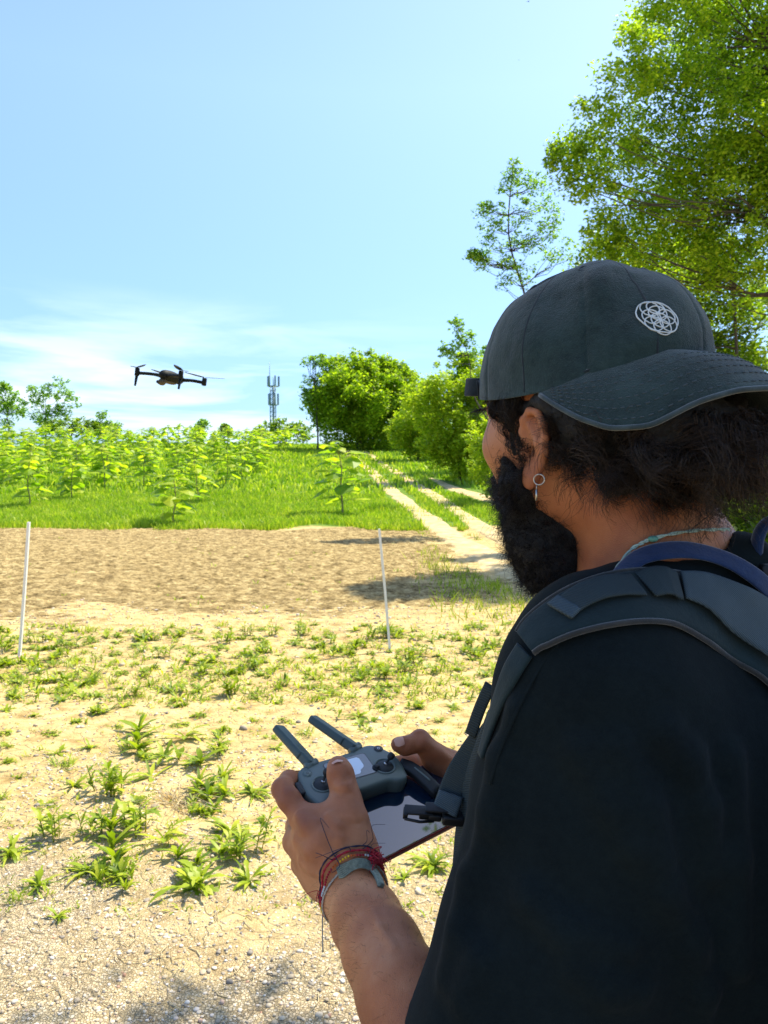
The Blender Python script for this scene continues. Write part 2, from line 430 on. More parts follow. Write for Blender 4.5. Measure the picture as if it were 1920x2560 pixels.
def skin_mat():
    m, t, b = base('skin'); oc = obco(t)
    n = _noise(t, 22, 4, .55, oc); n2 = _noise(t, 8, 2, .5, oc)
    f = _math(t, 'ADD', _math(t, 'MULTIPLY', n, .5), _math(t, 'MULTIPLY', n2, .5))
    c = _ramp(t, f, [(.34, (.28, .075, .028)), (.52, (.47, .165, .064)), (.68, (.64, .285, .13))])
    t.links.new(c, b.inputs['Base Color']); b.inputs['Roughness'].default_value = .5; b.inputs['Specular IOR Level'].default_value = .4
    b.inputs['Subsurface Weight'].default_value = .16; b.inputs['Subsurface Radius'].default_value = (1, .3, .15); b.inputs['Subsurface Scale'].default_value = .006
    vo = _n(t, 'ShaderNodeTexVoronoi', feature='DISTANCE_TO_EDGE'); vo.inputs['Scale'].default_value = 650; t.links.new(oc, vo.inputs['Vector'])
    h = _math(t, 'ADD', _math(t, 'MULTIPLY', _math(t, 'MULTIPLY', vo.outputs[0], 6, True), .5), _noise(t, 120, 3, .6, oc))
    bumpn(t, b, h, .6, .0009); return m
def fabric_mat(name, dark, light, scale=900, fade=10, rough=.9, sheen=.3, bump=.5, bdist=.0006):
    m, t, b = base(name); oc = obco(t)
    w = _noise(t, scale, 2, .7, oc); f2 = _noise(t, fade, 4, .6, oc); wd = _noise(t, 160, 3, .7, oc)
    f = _math(t, 'ADD', _math(t, 'MULTIPLY', f2, .55), _math(t, 'ADD', _math(t, 'MULTIPLY', w, .2), _math(t, 'MULTIPLY', wd, .25)))
    t.links.new(_ramp(t, f, [(.36, dark), (.64, light)]), b.inputs['Base Color'])
    b.inputs['Roughness'].default_value = rough; b.inputs['Specular IOR Level'].default_value = .2
    b.inputs['Sheen Weight'].default_value = sheen; b.inputs['Sheen Roughness'].default_value = .5
    bumpn(t, b, _math(t, 'ADD', w, wd), bump, bdist); return m
def webbing_mat(name, dark, light):
    m, t, b = base(name); oc = obco(t)
    w = _n(t, 'ShaderNodeTexWave'); w.inputs['Scale'].default_value = 260; w.inputs['Distortion'].default_value = 1.2; w.bands_direction = 'DIAGONAL'
    t.links.new(oc, w.inputs['Vector'])
    f = _math(t, 'ADD', _math(t, 'MULTIPLY', w.outputs[1], .5), _math(t, 'MULTIPLY', _noise(t, 30, 3, .5, oc), .5))
    t.links.new(_ramp(t, f, [(.25, dark), (.8, light)]), b.inputs['Base Color']); b.inputs['Roughness'].default_value = .8
    bumpn(t, b, w.outputs[1], .5, .0006); return m

M = {}
M['ground'] = ground_mat(); M['soil'] = soil_mat(); M['track'] = track_mat(); M['skin'] = skin_mat()
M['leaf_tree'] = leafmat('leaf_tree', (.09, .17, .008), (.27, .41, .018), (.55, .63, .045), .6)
M['leaf_tree2'] = leafmat('leaf_tree_pale', (.08, .17, .03), (.20, .35, .05), (.38, .52, .09), .6)
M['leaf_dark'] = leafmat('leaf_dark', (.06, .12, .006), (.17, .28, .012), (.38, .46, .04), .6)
M['leaf_yellow'] = leafmat('leaf_yellow', (.18, .28, .010), (.36, .47, .025), (.56, .60, .05), .6)
M['leaf_sapling'] = leafmat('leaf_sapling', (.10, .22, .010), (.30, .44, .020), (.56, .60, .05), .6, nscale=2)
M['weed'] = leafmat('weed_leaf', (.09, .16, .006), (.28, .37, .015), (.52, .54, .05), .42, tint=(1.2, 1.3, .5), nscale=9)
M['grass'] = leafmat('grass_blade', (.12, .24, .010), (.29, .43, .018), (.58, .59, .08), .5, nscale=.5)
M['dry'] = plain('dry_straw', (.5, .40, .22), .8)
M['bark'] = plain('bark', (.075, .060, .045), .9, var=.4, scale=9, bump=.8, bscale=25, bdist=.02)
M['stem'] = plain('sapling_stem', (.26, .24, .10), .7, var=.3, scale=12)
M['stake'] = plain('stake_paint', (.78, .76, .70), .6, var=.08)
M['shirt'] = fabric_mat('shirt_cotton', (.0035, .0062, .0068), (.0095, .0150, .0150), 700, 6, 1, .02)
M['shirt'].node_tree.nodes['Principled BSDF'].inputs['Specular IOR Level'].default_value = .12
M['trouser'] = fabric_mat('trouser_cloth', (.02, .022, .02), (.035, .036, .03), 500, 8)
M['cap'] = fabric_mat('washed_cap_cotton', (.003, .012, .011), (.030, .056, .050), 900, 16, .95, .25, .8, .0010)
M['capdark'] = fabric_mat('cap_seam_cloth', (.008, .012, .014), (.02, .028, .03), 900, 20)
M['stitch'] = plain('cap_stitch', (.055, .072, .075), .9)
M['capworn'] = fabric_mat('worn_cap_edge', (.018, .030, .030), (.060, .080, .078), 900, 60)
M['white_thread'] = plain('white_thread', (.58, .60, .56), .7)
M['hair'] = None
def hair_mat(name, c0, c1, rough=.45):
    m, t, b = base(name); rp = _n(t, 'ShaderNodeNewGeometry').outputs['Random Per Island']
    t.links.new(_ramp(t, rp, [(.1, c0), (.95, c1)]), b.inputs['Base Color']); b.inputs['Roughness'].default_value = rough
    b.inputs['Specular IOR Level'].default_value = .35; return m
M['hair'] = hair_mat('dark_hair', (.003, .002, .0015), (.040, .022, .011))
M['hair_tip'] = hair_mat('backlit_brown_hair', (.012, .007, .003), (.085, .045, .018))  # brown arm hair; on the nape curls the colour stands for backlight
M['lcdframe'] = plain('display_surround', (.10, .135, .15), .12, var=0, coat=.8)
M['beard'] = hair_mat('beard_hair', (.003, .002, .002), (.018, .010, .007))
M['scalp'] = plain('hair_mass', (.006, .005, .004), .8, bump=1, bscale=90, bdist=.004)
M['nail'] = plain('fingernail', (.60, .30, .20), .32, var=.05)
M['pad'] = fabric_mat('strap_padding', (.004, .013, .014), (.012, .026, .027), 500, 12, .8, .08)
M['piping'] = fabric_mat('strap_piping', (.014, .015, .013), (.040, .038, .032), 800, 20)
M['web'] = webbing_mat('webbing', (.006, .015, .016), (.022, .038, .040))
M['weblite'] = webbing_mat('webbing_grey', (.018, .034, .040), (.060, .088, .10))
M['blue'] = fabric_mat('blue_strap', (.002, .012, .040), (.005, .024, .085), 500, 9, .7)
M['blackplastic'] = plain('black_plastic', (.006, .007, .008), .5, bump=.1, spec=.3)
M['silver'] = plain('silver', (.55, .52, .46), .3, metal=1)
M['cord'] = plain('pale_cord', (.38, .50, .42), .8, var=.25, scale=300, bump=.6, bscale=700)
M['cordknot'] = plain('cord_knot', (.10, .28, .22), .8, var=.2, scale=300)
M['ctrl'] = plain('controller_plastic', (.098, .128, .112), .40, var=.05, bump=.15, bscale=1500, bdist=.0002)
M['ctrldark'] = plain('controller_dark', (.022, .030, .033), .38, var=.05)
M['ant'] = plain('antenna_plastic', (.045, .072, .066), .45, var=.06)
M['stickmetal'] = plain('stick_metal', (.6, .6, .6), .3, metal=1)
M['rubber'] = plain('rubber', (.012, .014, .014), .6)
M['glass'] = plain('screen_glass', (.006, .018, .038), .03, var=0, spec=1.0, coat=.3)  # base tinted blue to stand for the sky reflected in the glass
M['redcase'] = plain('red_case', (.20, .012, .015), .3)
M['drone'] = plain('drone_shell', (.006, .008, .008), .6, spec=.2)
M['dronetan'] = plain('drone_gimbal', (.07, .05, .02), .6)
M['steel'] = plain('galvanised_steel', (.16, .24, .26), .5, metal=.3)
M['red'] = plain('red_thread', (.42, .015, .03), .8, var=.3, scale=400, bump=.6, bscale=900)
M['yellow'] = plain('yellow_thread', (.75, .48, .02), .8)
M['orange'] = plain('orange_thread', (.6, .12, .02), .8)
M['darkthread'] = plain('dark_thread', (.025, .022, .05), .8)
M['wool'] = plain('grey_green_wool', (.24, .27, .20), .9, var=.3, scale=300, bump=1, bscale=500, bdist=.001)
M['string'] = plain('string', (.45, .42, .34), .9)
def lcd_mat():
    m, t, b = base('lcd'); b.inputs['Base Color'].default_value = (.62, .72, .80, 1); b.inputs['Roughness'].default_value = .12
    b.inputs['Coat Weight'].default_value = .6
    return m
M['lcd'] = lcd_mat()
def pebble_mat():
    m, t, b = base('pebble'); rp = _n(t, 'ShaderNodeNewGeometry').outputs['Random Per Island']
    c = _ramp(t, rp, [(0, (.16, .15, .14)), (.2, (.34, .28, .20)), (.45, (.48, .38, .24)), (.7, (.56, .46, .32)), (.9, (.68, .62, .52)), (1, (.42, .22, .13))])
    t.links.new(c, b.inputs['Base Color']); b.inputs['Roughness'].default_value = .8; return m
M['pebble'] = pebble_mat()
# ------------------------------------------------------------------ land
rng = np.random.default_rng(7); random.seed(7)
def grid(xs, ys, zf, name, mat, kind='structure', z0=0.):
    X, Y = np.meshgrid(xs, ys); Z = zf(X, Y) + z0
    V = np.stack([X, Y, Z], -1).reshape(-1, 3); nx, ny = len(xs), len(ys)
    i = np.arange(ny - 1)[:, None]; j = np.arange(nx - 1)[None]
    F = np.stack([i * nx + j, i * nx + j + 1, (i + 1) * nx + j + 1, (i + 1) * nx + j], -1).reshape(-1, 4)
    o = mesh_obj(name, V, [F], mat)
    if kind: o['kind'] = kind
    return o
def gz(x, y):
    z = H(x, y)
    p = np.stack([x.ravel(), y.ravel(), 0 * x.ravel()], -1)
    near = np.clip((24 - y) / 4, 0, 1) * np.clip((x + 25) / 5, 0, 1)
    b = (fbm(p * 3.1, 3, 3) * .035 + fbm(p * 11, 9, 2) * .012).reshape(x.shape)
    return z + b * near
def GZ(x, y): return float(gz(np.array([[x]], float), np.array([[y]], float))[0, 0])
xs = np.concatenate([-np.geomspace(1500, 12.5, 40), np.linspace(-12, 12, 400), np.geomspace(12.5, 1500, 40)])
ys = np.concatenate([-np.geomspace(1500, 3, 30), np.linspace(-2, 1.5, 20), np.geomspace(1.55, 130, 560), np.geomspace(135, 2500, 30)])
ground = grid(xs, ys, gz, 'ground', M['ground'])

# ploughed soil band: real clods
PS0, PS1 = 6.3, 22.3
def psz(x, y):
    p = np.stack([x.ravel(), y.ravel(), 0 * x.ravel()], -1)
    e = (fbm(np.stack([x.ravel() * .9, y.ravel() * .9, 0 * x.ravel()], -1), 5, 3)).reshape(x.shape)
    fr = np.clip((y - PS0 - 1.2 - e * 4) / 2.2, 0, 1); fb = np.clip((PS1 - .2 + e * 1.0 - y) / .25, 0, 1)
    rt = np.clip((1.5 + (y - 9) * .03 + e * 4 - x) / .8, 0, 1)
    c = (np.abs(fbm(p * np.array([5, 9, 1]), 21, 3)) * .09 + fbm(p * np.array([12, 24, 1]), 31, 2) * .07).reshape(x.shape)
    return gz(x, y) - .03 + (.035 + c + .012) * fr * fb * rt
soil = grid(np.linspace(-14, 9.5, 640), np.geomspace(PS0, PS1 + .3, 500), psz, 'ploughed_soil', M['soil'])

# two wheel ruts going up the hill, and a bare sandy patch beside them
def ribbon(pts, w, name, mat, seed, lift=.012, n=90):
    q = bez(np.array([G(*p)[:2] for p in pts]), n); w = np.interp(np.linspace(0, 1, n), np.linspace(0, 1, len(w)), w)
    T = np.gradient(q, axis=0); T /= np.linalg.norm(T, axis=1, keepdims=True); N = np.stack([-T[:, 1], T[:, 0]], -1)
    r = np.random.default_rng(seed); V = []; k = 9
    for j, s in enumerate(np.linspace(-1, 1, k)):
        ww = w * (1 + (r.uniform(-.28, .28, n) if j in (0, k - 1) else 0))
        xy = q + N * (s * ww)[:, None]
        z = gz(xy[:, 0], xy[:, 1]) + lift - .05 * (abs(s) == 1) + .0 * s
        V.append(np.column_stack([xy, z]))
    V = np.stack(V, 1).reshape(-1, 3)
    i = np.arange(n - 1)[:, None]; j = np.arange(k - 1)[None]
    F = np.stack([i * k + j, i * k + j + 1, (i + 1) * k + j + 1, (i + 1) * k + j], -1).reshape(-1, 4)
    o = mesh_obj(name, V, [F], mat); o['kind'] = 'structure'; return q, w
RUTS = []
RUTS.append(ribbon([(868, 1130), (917, 1170), (972, 1221), (1019, 1260), (1089, 1315), (1175, 1370), (1254, 1409), (1400, 1470), (1560, 1530)], [.5, .38, .38, .40, .42, .48, .5, .5], 'path', M['track'], 1, .035))
RUTS.append(ribbon([(893, 1124), (930, 1142), (964, 1166), (1042, 1213), (1120, 1264), (1199, 1315), (1290, 1366), (1420, 1420), (1560, 1460)], [.45, .36, .36, .36, .34, .36, .4, .4], 'path', M['track'], 2, .035))
RUTS.append(ribbon([(1075, 1196), (1100, 1206), (1140, 1224), (1210, 1246), (1330, 1280), (1450, 1310)], [.1, .25, .45, .55, .6, .6], 'path', M['track'], 3, .03))
def on_track(x, y):
    m = np.zeros(len(x), bool)
    for q, w in RUTS:
        for a, ww in zip(q[::2], w[::2]): m |= (x - a[0]) ** 2 + (y - a[1]) ** 2 < (ww * 1.35 + .20) ** 2
    return m

# pebbles on the gravel
def blobs(n, fx, fy, fs, sub, seed, name, mat):
    r = np.random.default_rng(seed); V0, F0 = ico(sub)
    x, y = fx(r, n), fy(r, n); s = fs(r, n, y); z = gz(x, y)
    sc = s[:, None] * r.uniform(.55, 1.15, (n, 3)); sc[:, 2] *= .6
    a = r.uniform(0, 2 * np.pi, n); V = V0[None] * sc[:, None]
    V = V * (1 + .25 * (r.random((n, len(V0), 1)) - .5))
    X = V[..., 0] * np.cos(a)[:, None] - V[..., 1] * np.sin(a)[:, None]; Y = V[..., 0] * np.sin(a)[:, None] + V[..., 1] * np.cos(a)[:, None]
    V = np.stack([X + x[:, None], Y + y[:, None], V[..., 2] + (z + sc[:, 2] * .35)[:, None]], -1).reshape(-1, 3)
    F = (F0[None] + (np.arange(n) * len(V0))[:, None, None]).reshape(-1, 3)
    o = mesh_obj(name, V, [F], mat); o['kind'] = 'stuff'; return o
g = blobs(15000, lambda r, n: r.uniform(-1.9, 1.5, n), lambda r, n: 1.9 + 2.3 * r.random(n) ** 1.5, lambda r, n, y: np.exp(r.normal(-5.35, .38, n)), 1, 3, 'gravel', M['pebble'])
tag(g, 'small tan and white gravel stones scattered over the bare ground', 'gravel')
g2 = blobs(14000, lambda r, n: r.uniform(-6, 5, n), lambda r, n: 3.4 + 6.5 * r.random(n) ** 1.2, lambda r, n, y: np.exp(r.normal(-5.1, .4, n)) * (.8 + y * .09), 0, 4, 'soil_crumbs', M['pebble'])
tag(g2, 'dry crumbs of earth and stones strewn between the weeds', 'soil crumbs')

# ------------------------------------------------------------------ weeds
def leaf_strip(L, w, curl, az, el, seg=6, wav=0., seed=0, origin=(0, 0, 0), fold=.25):
    """one arching leaf blade -> V, F ; pointed tip, wavy edge"""
    r = random.Random(seed); pts = []; e = el; p = np.zeros(3); d = L / seg
    for i in range(seg + 1):
        pts.append(p.copy()); p = p + d * np.array([math.cos(e), 0, math.sin(e)]); e -= curl / seg
    pts = np.array(pts); t = np.linspace(0, 1, seg + 1)
    ww = w * np.sin(np.pi * np.clip(t * .92 + .06, 0, 1)) ** .8 * (1 + .25 * (t - .4)); ww[-1] = w * .04
    ww = ww * (1 + wav * np.array([r.uniform(-1, 1) * (i % 2 * 2 - 1 if wav > .2 else 1) for i in range(seg + 1)]))
    up = fold * ww
    lft = pts + np.stack([0 * t, ww, up], -1); rgt = pts + np.stack([0 * t, -ww, up], -1)
    V = np.stack([lft, pts, rgt], 1).reshape(-1, 3); ca, sa = math.cos(az), math.sin(az)
    V = np.stack([V[:, 0] * ca - V[:, 1] * sa, V[:, 0] * sa + V[:, 1] * ca, V[:, 2]], -1) + np.asarray(origin)
    i = np.arange(seg)[:, None]; j = np.arange(2)[None]
    F = np.stack([i * 3 + j, i * 3 + j + 1, (i + 1) * 3 + j + 1, (i + 1) * 3 + j], -1).reshape(-1, 4)
    return V, [F]
def heart(L, az, tilt, origin, seed):
    r = random.Random(seed); w = L * .52
    o2 = [(0, 0), (.10, .30), (-.06, .75), (.25, 1.0), (.60, .72), (.85, .32), (1.0, 0)]
    pts = [(u * L, v * w) for u, v in o2]
    V = []; F = []
    for u, v in pts: V.append((u, v, -.25 * u * u / L - abs(v) * .28 + r.uniform(-.01, .01)))
    for u, v in pts[1:-1]: V.append((u, -v, -.25 * u * u / L - abs(v) * .28 + r.uniform(-.01, .01)))
    V.append((L * .5, 0, -.25 * L * .25)); c = len(V) - 1
    ringi = [0, 1, 2, 3, 4, 5, 6, 11, 10, 9, 8, 7]
    for a, b in zip(ringi, ringi[1:] + [ringi[0]]): F.append((c, a, b))
    V = np.array(V); ct, st = math.cos(tilt), math.sin(tilt); V = np.stack([V[:, 0] * ct - V[:, 2] * st, V[:, 1], V[:, 0] * st + V[:, 2] * ct], -1)
    ca, sa = math.cos(az), math.sin(az); V = np.stack([V[:, 0] * ca - V[:, 1] * sa, V[:, 0] * sa + V[:, 1] * ca, V[:, 2]], -1)
    return V + origin, F
def weed_mesh(kind, seed):
    r = random.Random(seed); mb = MB()
    if kind == 'rosette':
        for k in range(r.randint(22, 34)):
            mb.add(*leaf_strip(r.uniform(.05, .14), r.uniform(.005, .011), r.uniform(.5, 1.5), r.uniform(0, 6.28), r.uniform(.2, 1.15), 7, .45, seed * 99 + k, (r.uniform(-.012, .012), r.uniform(-.012, .012), 0)))
    elif kind == 'dock':
        for k in range(r.randint(30, 40)):
            mb.add(*leaf_strip(r.uniform(.08, .19), r.uniform(.008, .014), r.uniform(.6, 2.1), r.uniform(0, 6.28), r.uniform(.1, 1.4), 14, .55, seed * 99 + k, (r.uniform(-.02, .02), r.uniform(-.02, .02), 0)))
    elif kind == 'clump':
        for c in range(r.randint(4, 7)):
            ox, oy = r.gauss(0, .085), r.gauss(0, .06)
            for k in range(r.randint(9, 14)):
                mb.add(*leaf_strip(r.uniform(.06, .14), r.uniform(.007, .014), r.uniform(.3, 1.3), r.uniform(0, 6.28), r.uniform(.3, 1.4), 6, .4, seed * 999 + c * 40 + k, (ox, oy, r.uniform(0, .03))))
    elif kind == 'upright':
        for c in range(r.randint(5, 9)):
            ox, oy = r.gauss(0, .04), r.gauss(0, .04); h = r.uniform(.08, .2)
            mb.tube([(ox, oy, 0), (ox * 1.3, oy * 1.3, h)], .003, 4)
            for k in range(r.randint(7, 11)):
                z = h * r.uniform(.15, 1); mb.add(*leaf_strip(r.uniform(.05, .1), r.uniform(.006, .012), r.uniform(.1, 1.2), r.uniform(0, 6.28), r.uniform(.2, 1.2), 5, .3, seed * 999 + c * 40 + k, (ox * (1 + .3 * z / h), oy * (1 + .3 * z / h), z)))
    elif kind == 'tuft':
        for k in range(r.randint(30, 46)):
            mb.add(*leaf_strip(r.uniform(.06, .16), r.uniform(.0025, .005), r.uniform(.2, 1.2), r.uniform(0, 6.28), r.uniform(.6, 1.45), 4, 0, seed * 99 + k, (r.gauss(0, .03), r.gauss(0, .03), 0)))
    elif kind == 'mallow':
        for k in range(r.randint(26, 44)):
            az = r.uniform(0, 6.28); d = r.uniform(.01, .10); z = r.uniform(.012, .06) * (1.3 - d * 6); L = r.uniform(.018, .040); q = np.array([math.cos(az) * d, math.sin(az) * d * .8, max(z, .01)])
            mb.add(*heart(L, az + r.uniform(-1, 1), r.uniform(-.5, .5), q, seed * 77 + k)); mb.tube([(0, 0, 0), q * .6 + (0, 0, .01), q], .0012, 3)
    elif kind == 'feather':
        for k in range(r.randint(9, 15)):
            az = r.uniform(0, 6.28); L = r.uniform(.08, .17); el = r.uniform(.15, .9); u = np.array([math.cos(az) * math.cos(el), math.sin(az) * math.cos(el), math.sin(el)]); sd = np.array([-math.sin(az), math.cos(az), 0])
            ax_ = [u * L * t - np.array([0, 0, .06 * t * t]) * L * 6 for t in np.linspace(0, 1, 6)]; mb.tube(ax_, .0014, 3)
            for t in np.linspace(.25, 1, 8):
                p = u * L * t - np.array([0, 0, .36 * t * t]) * L; w = .028 * (1.2 - t * .7) * r.uniform(.6, 1.2)
                for s_ in (-1, 1): mb.add(np.array([p, p + sd * s_ * w + u * w * .5 + (0, 0, .004), p + sd * s_ * w * .5 + u * w * .9, p + u * .006]), [(0, 1, 2, 3)])
    return mb
PROTO = {}
for kind, n in (('rosette', 5), ('dock', 3), ('clump', 5), ('upright', 5), ('tuft', 4), ('mallow', 4), ('feather', 5)):
    PROTO[kind] = []
    for s in range(n):
        o = weed_mesh(kind, 11 + s).build('weed', M['weed']); me = o.data; bpy.data.objects.remove(o); PROTO[kind].append(me)
_wr = random.Random(5); WEEDS = []
def put_weed(x, y, kind, s, label, group=None, idx=None, squash=1.):
    o = bpy.data.objects.new('weed', PROTO[kind][idx if idx is not None else _wr.randrange(len(PROTO[kind]))])
    o.location = (x, y, max(GZ(x, y), float(psz(np.array([[x]]), np.array([[y]]))[0, 0]) if y > 6.3 else -9) - .004 * s); o.rotation_euler = (_wr.uniform(-.08, .08), _wr.uniform(-.08, .08), _wr.uniform(0, 6.28)); o.scale = (s * _wr.uniform(.85, 1.2), s * _wr.uniform(.85, 1.2), s * squash * _wr.uniform(.7, 1.1))
    link(o); tag(o, label, 'weed', group); WEEDS.append((x, y)); return o
named = [
 (487, 2232, 'dock', 1.05, 'largest broad-leaved weed, its long wavy leaf reaching down toward the gravel'),
 (625, 2222, 'rosette', 1.25, 'dense jagged-leaved weed just right of the largest broad-leaved weed'),
 (371, 2150, 'clump', 1.3, 'tall leafy weed clump behind and left of the largest broad-leaved weed'),
 (358, 2085, 'upright', 1.35, 'upright weed forming the top of the tallest clump, left of the hand'),
 (577, 2085, 'rosette', 1.2, 'dark green bushy weed standing alone left of the wrist'),
 (30, 2142, 'dock', .75, 'dark weed with one upright pointed leaf at the left edge of the photo'),
 (143, 2102, 'upright', 1.15, 'sprawling pale weed right of the dark weed at the left edge'),
 (252, 2085, 'upright', 1.0, 'weed with narrow raised leaves between the sprawling pale weed and the tall clump'),
 (99, 2226, 'rosette', .85, 'low rosette below the sprawling pale weed near the left edge'),
 (219, 2196, 'rosette', 1.1, 'open rosette with wide spread leaves left of the tall clump'),
 (298, 2206, 'clump', .75, 'thin weed touching the open rosette on its right'),
 (143, 2300, 'rosette', .6, 'small isolated weed nearest the gravel on the left'),
 (46, 2274, 'tuft', .55, 'tiny grassy sprout left of the small isolated weed'),
 (285, 1985, 'upright', 1.2, 'pale upright weed behind the tall clump, above left of it'),
 (517, 1975, 'clump', 1.1, 'spreading weed beside the dry straw, left of the fingers'),
 (632, 1986, 'dock', .75, 'bright leafy weed just left of the knuckles holding the controller'),
 (378, 1935, 'clump', 1.15, 'bushy light green weed left of the controller and above the dry straw'),
 (186, 1970, 'rosette', .95, 'flat weed left of the pale upright weed'),
 (424, 1868, 'clump', 1.35, 'wide weed patch directly left of the left antenna tip'),
 (143, 1886, 'rosette', .85, 'weed with a few lobed leaves in the left third, level with the antenna tips'),
 (225, 1874, 'rosette', .85, 'compact dark weed right of the few-leaved weed on the left'),
 (318, 1872, 'tuft', 1.0, 'grassy weed tuft between the compact dark weed and the wide weed patch'),
 (570, 1892, 'upright', .9, 'small upright weed just left of the left antenna'),
 (490, 1914, 'rosette', .9, 'weed in bare sand between the light green bushy weed and left antenna'),
 (1082, 2178, 'dock', .9, 'green weed seen between the phone edge and the black shirt'),
 (1010, 2210, 'rosette', .6, 'low weed leaves just below the phone corner'),
 (520, 2150, 'clump', .9, 'light green weed directly behind the largest broad-leaved weed'),
 (600, 2150, 'upright', .85, 'thin weed between the dark bushy weed and the jagged-leaved weed'),
]
for px, py, kind, s, lab in named:
    q = G(px, py); put_weed(q[0], q[1], kind, s * (.82 + .02 * q[1]), lab, 'weeds growing in the dry sandy soil')
# the many others
cnt = 0; tries = 0
while cnt < 268 and tries < 9000:
    tries += 1
    py = _wr.choice((_wr.uniform(1575, 1720), _wr.uniform(1560, 2150), _wr.uniform(1700, 2080), _wr.uniform(1585, 1680))); px = _wr.uniform(-60, 1330)
    q = G(px, py); x, y = q[0], q[1]
    dn = float(fbm(np.array([[x * .8, y * .8, 3.]]), 77, 2)[0]); dens = {True: .52, False: .35}[py < 1700]
    if dn + .5 < 1 - dens - .14 and _wr.random() < (.8 if py < 1700 else .35): continue
    if py > 1840 and px > 700: continue
    if any((x - a) ** 2 + (y - b) ** 2 < (.03 if y > 5 else .045) for a, b in WEEDS[-400:]): continue
    band = y > 5.2
    kind = _wr.choice(('clump', 'clump', 'feather', 'rosette', 'tuft', 'upright', 'mallow') if band else ('clump', 'rosette', 'feather', 'tuft', 'mallow', 'feather'))
    s = _wr.uniform(.45, 1.1) * (1.0 if band else .72)
    what = {'clump': 'leafy green weed clump', 'feather': 'low weed with feathery divided leaves', 'rosette': 'jagged-leaved weed rosette', 'tuft': 'grassy green tuft', 'upright': 'upright narrow-leaved weed', 'mallow': 'low weed with small rounded leaves'}[kind]
    where = 'in the weedy band between the stakes' if band else 'on bare sand nearer than the weedy band'
    put_weed(x, y, kind, s, what + ' ' + where, {'clump': 'leafy clumps', 'feather': 'feathery weeds', 'rosette': 'jagged rosettes', 'tuft': 'grassy tufts', 'upright': 'upright weeds', 'mallow': 'round-leaved weeds'}[kind] + (' in the weedy band' if band else ' on the bare sand'), squash=.75); cnt += 1
# sprouts too small and many to count
mb = MB(); r = random.Random(9)
for k in range(2600):
    px = r.uniform(-80, 1400); py = r.choice((r.uniform(1560, 2300), r.uniform(1570, 1760), r.uniform(1345, 1600)))
    if py < 1560 and r.random() < .85: continue
    q = G(px, py); x, y, z = q[0], q[1], GZ(q[0], q[1])
    if y > 6.3: z = float(psz(np.array([[x]]), np.array([[y]]))[0, 0])
    sc = r.uniform(.5, 1.2) * (1.0 if y > 5 else .45)
    for j in range(r.randint(4, 9)):
        mb.add(*leaf_strip(r.uniform(.03, .09) * sc, r.uniform(.004, .009) * sc, r.uniform(.2, 1.2), r.uniform(0, 6.28), r.uniform(.3, 1.3), 3, .2, k, (x + r.gauss(0, .03) * sc, y + r.gauss(0, .03) * sc, z - .003)))
for k in range(0):   # verge of grass on the right, between soil and track, and around the near ruts
    px = r.uniform(880, 1500); py = r.uniform(1318, 1600)
    q = G(px, py); x, y = q[0], q[1]
    if py > 1335 + (1500 - px) * .05 + 60 and fbm(np.array([[x * .7, y * .5, 0.]]), 4, 2)[0] < -.04: continue
    if on_track(np.array([x]), np.array([y]))[0]: continue
    z = max(GZ(x, y), float(psz(np.array([[x]]), np.array([[y]]))[0, 0])) if y < PS1 else GZ(x, y)
    for j in range(5):
        mb.add(*leaf_strip(r.uniform(.06, .16), r.uniform(.006, .012), r.uniform(.2, 1.), r.uniform(0, 6.28), r.uniform(.5, 1.4), 3, .1, k, (x + r.gauss(0, .07), y + r.gauss(0, .07), z - .01)))
tag(mb.build('sprouts', M['weed']), 'tiny green sprouts and verge grass dotted over the bare soil', 'sprouts', kind='stuff')
# dry straw by the clump
mb = MB(); q = G(440, 2010)
for k in range(46):
    a = r.uniform(0, 6.28); L = r.uniform(.08, .24); b = q + np.array([r.gauss(0, .035), r.gauss(0, .035), 0]); b[2] = GZ(b[0], b[1])
    mb.tube([b, b + np.array([math.cos(a) * L * .5, math.sin(a) * L * .5, L * .22]), b + np.array([math.cos(a) * L, math.sin(a) * L, L * .15])], .0013, 4)
tag(mb.build('dry_straw', M['dry']), 'wisp of dry pale straw lying beside the green weeds', 'straw', kind='stuff')

mb = MB()
for k in range(420):
    q = G(r.uniform(-60, 1150), r.uniform(1600, 2540)); a = r.uniform(0, 6.28); L = r.uniform(.02, .09); z = GZ(q[0], q[1]) + .004
    mb.tube([(q[0], q[1], z), (q[0] + math.cos(a) * L * .5, q[1] + math.sin(a) * L * .5, z + r.uniform(0, .008)), (q[0] + math.cos(a + .3) * L, q[1] + math.sin(a + .3) * L, z)], r.uniform(.0008, .002), 4)
tag(mb.build('dry_stalks', M['dry']), 'bits of dead stalk and straw littering the bare soil', 'plant litter', kind='stuff')
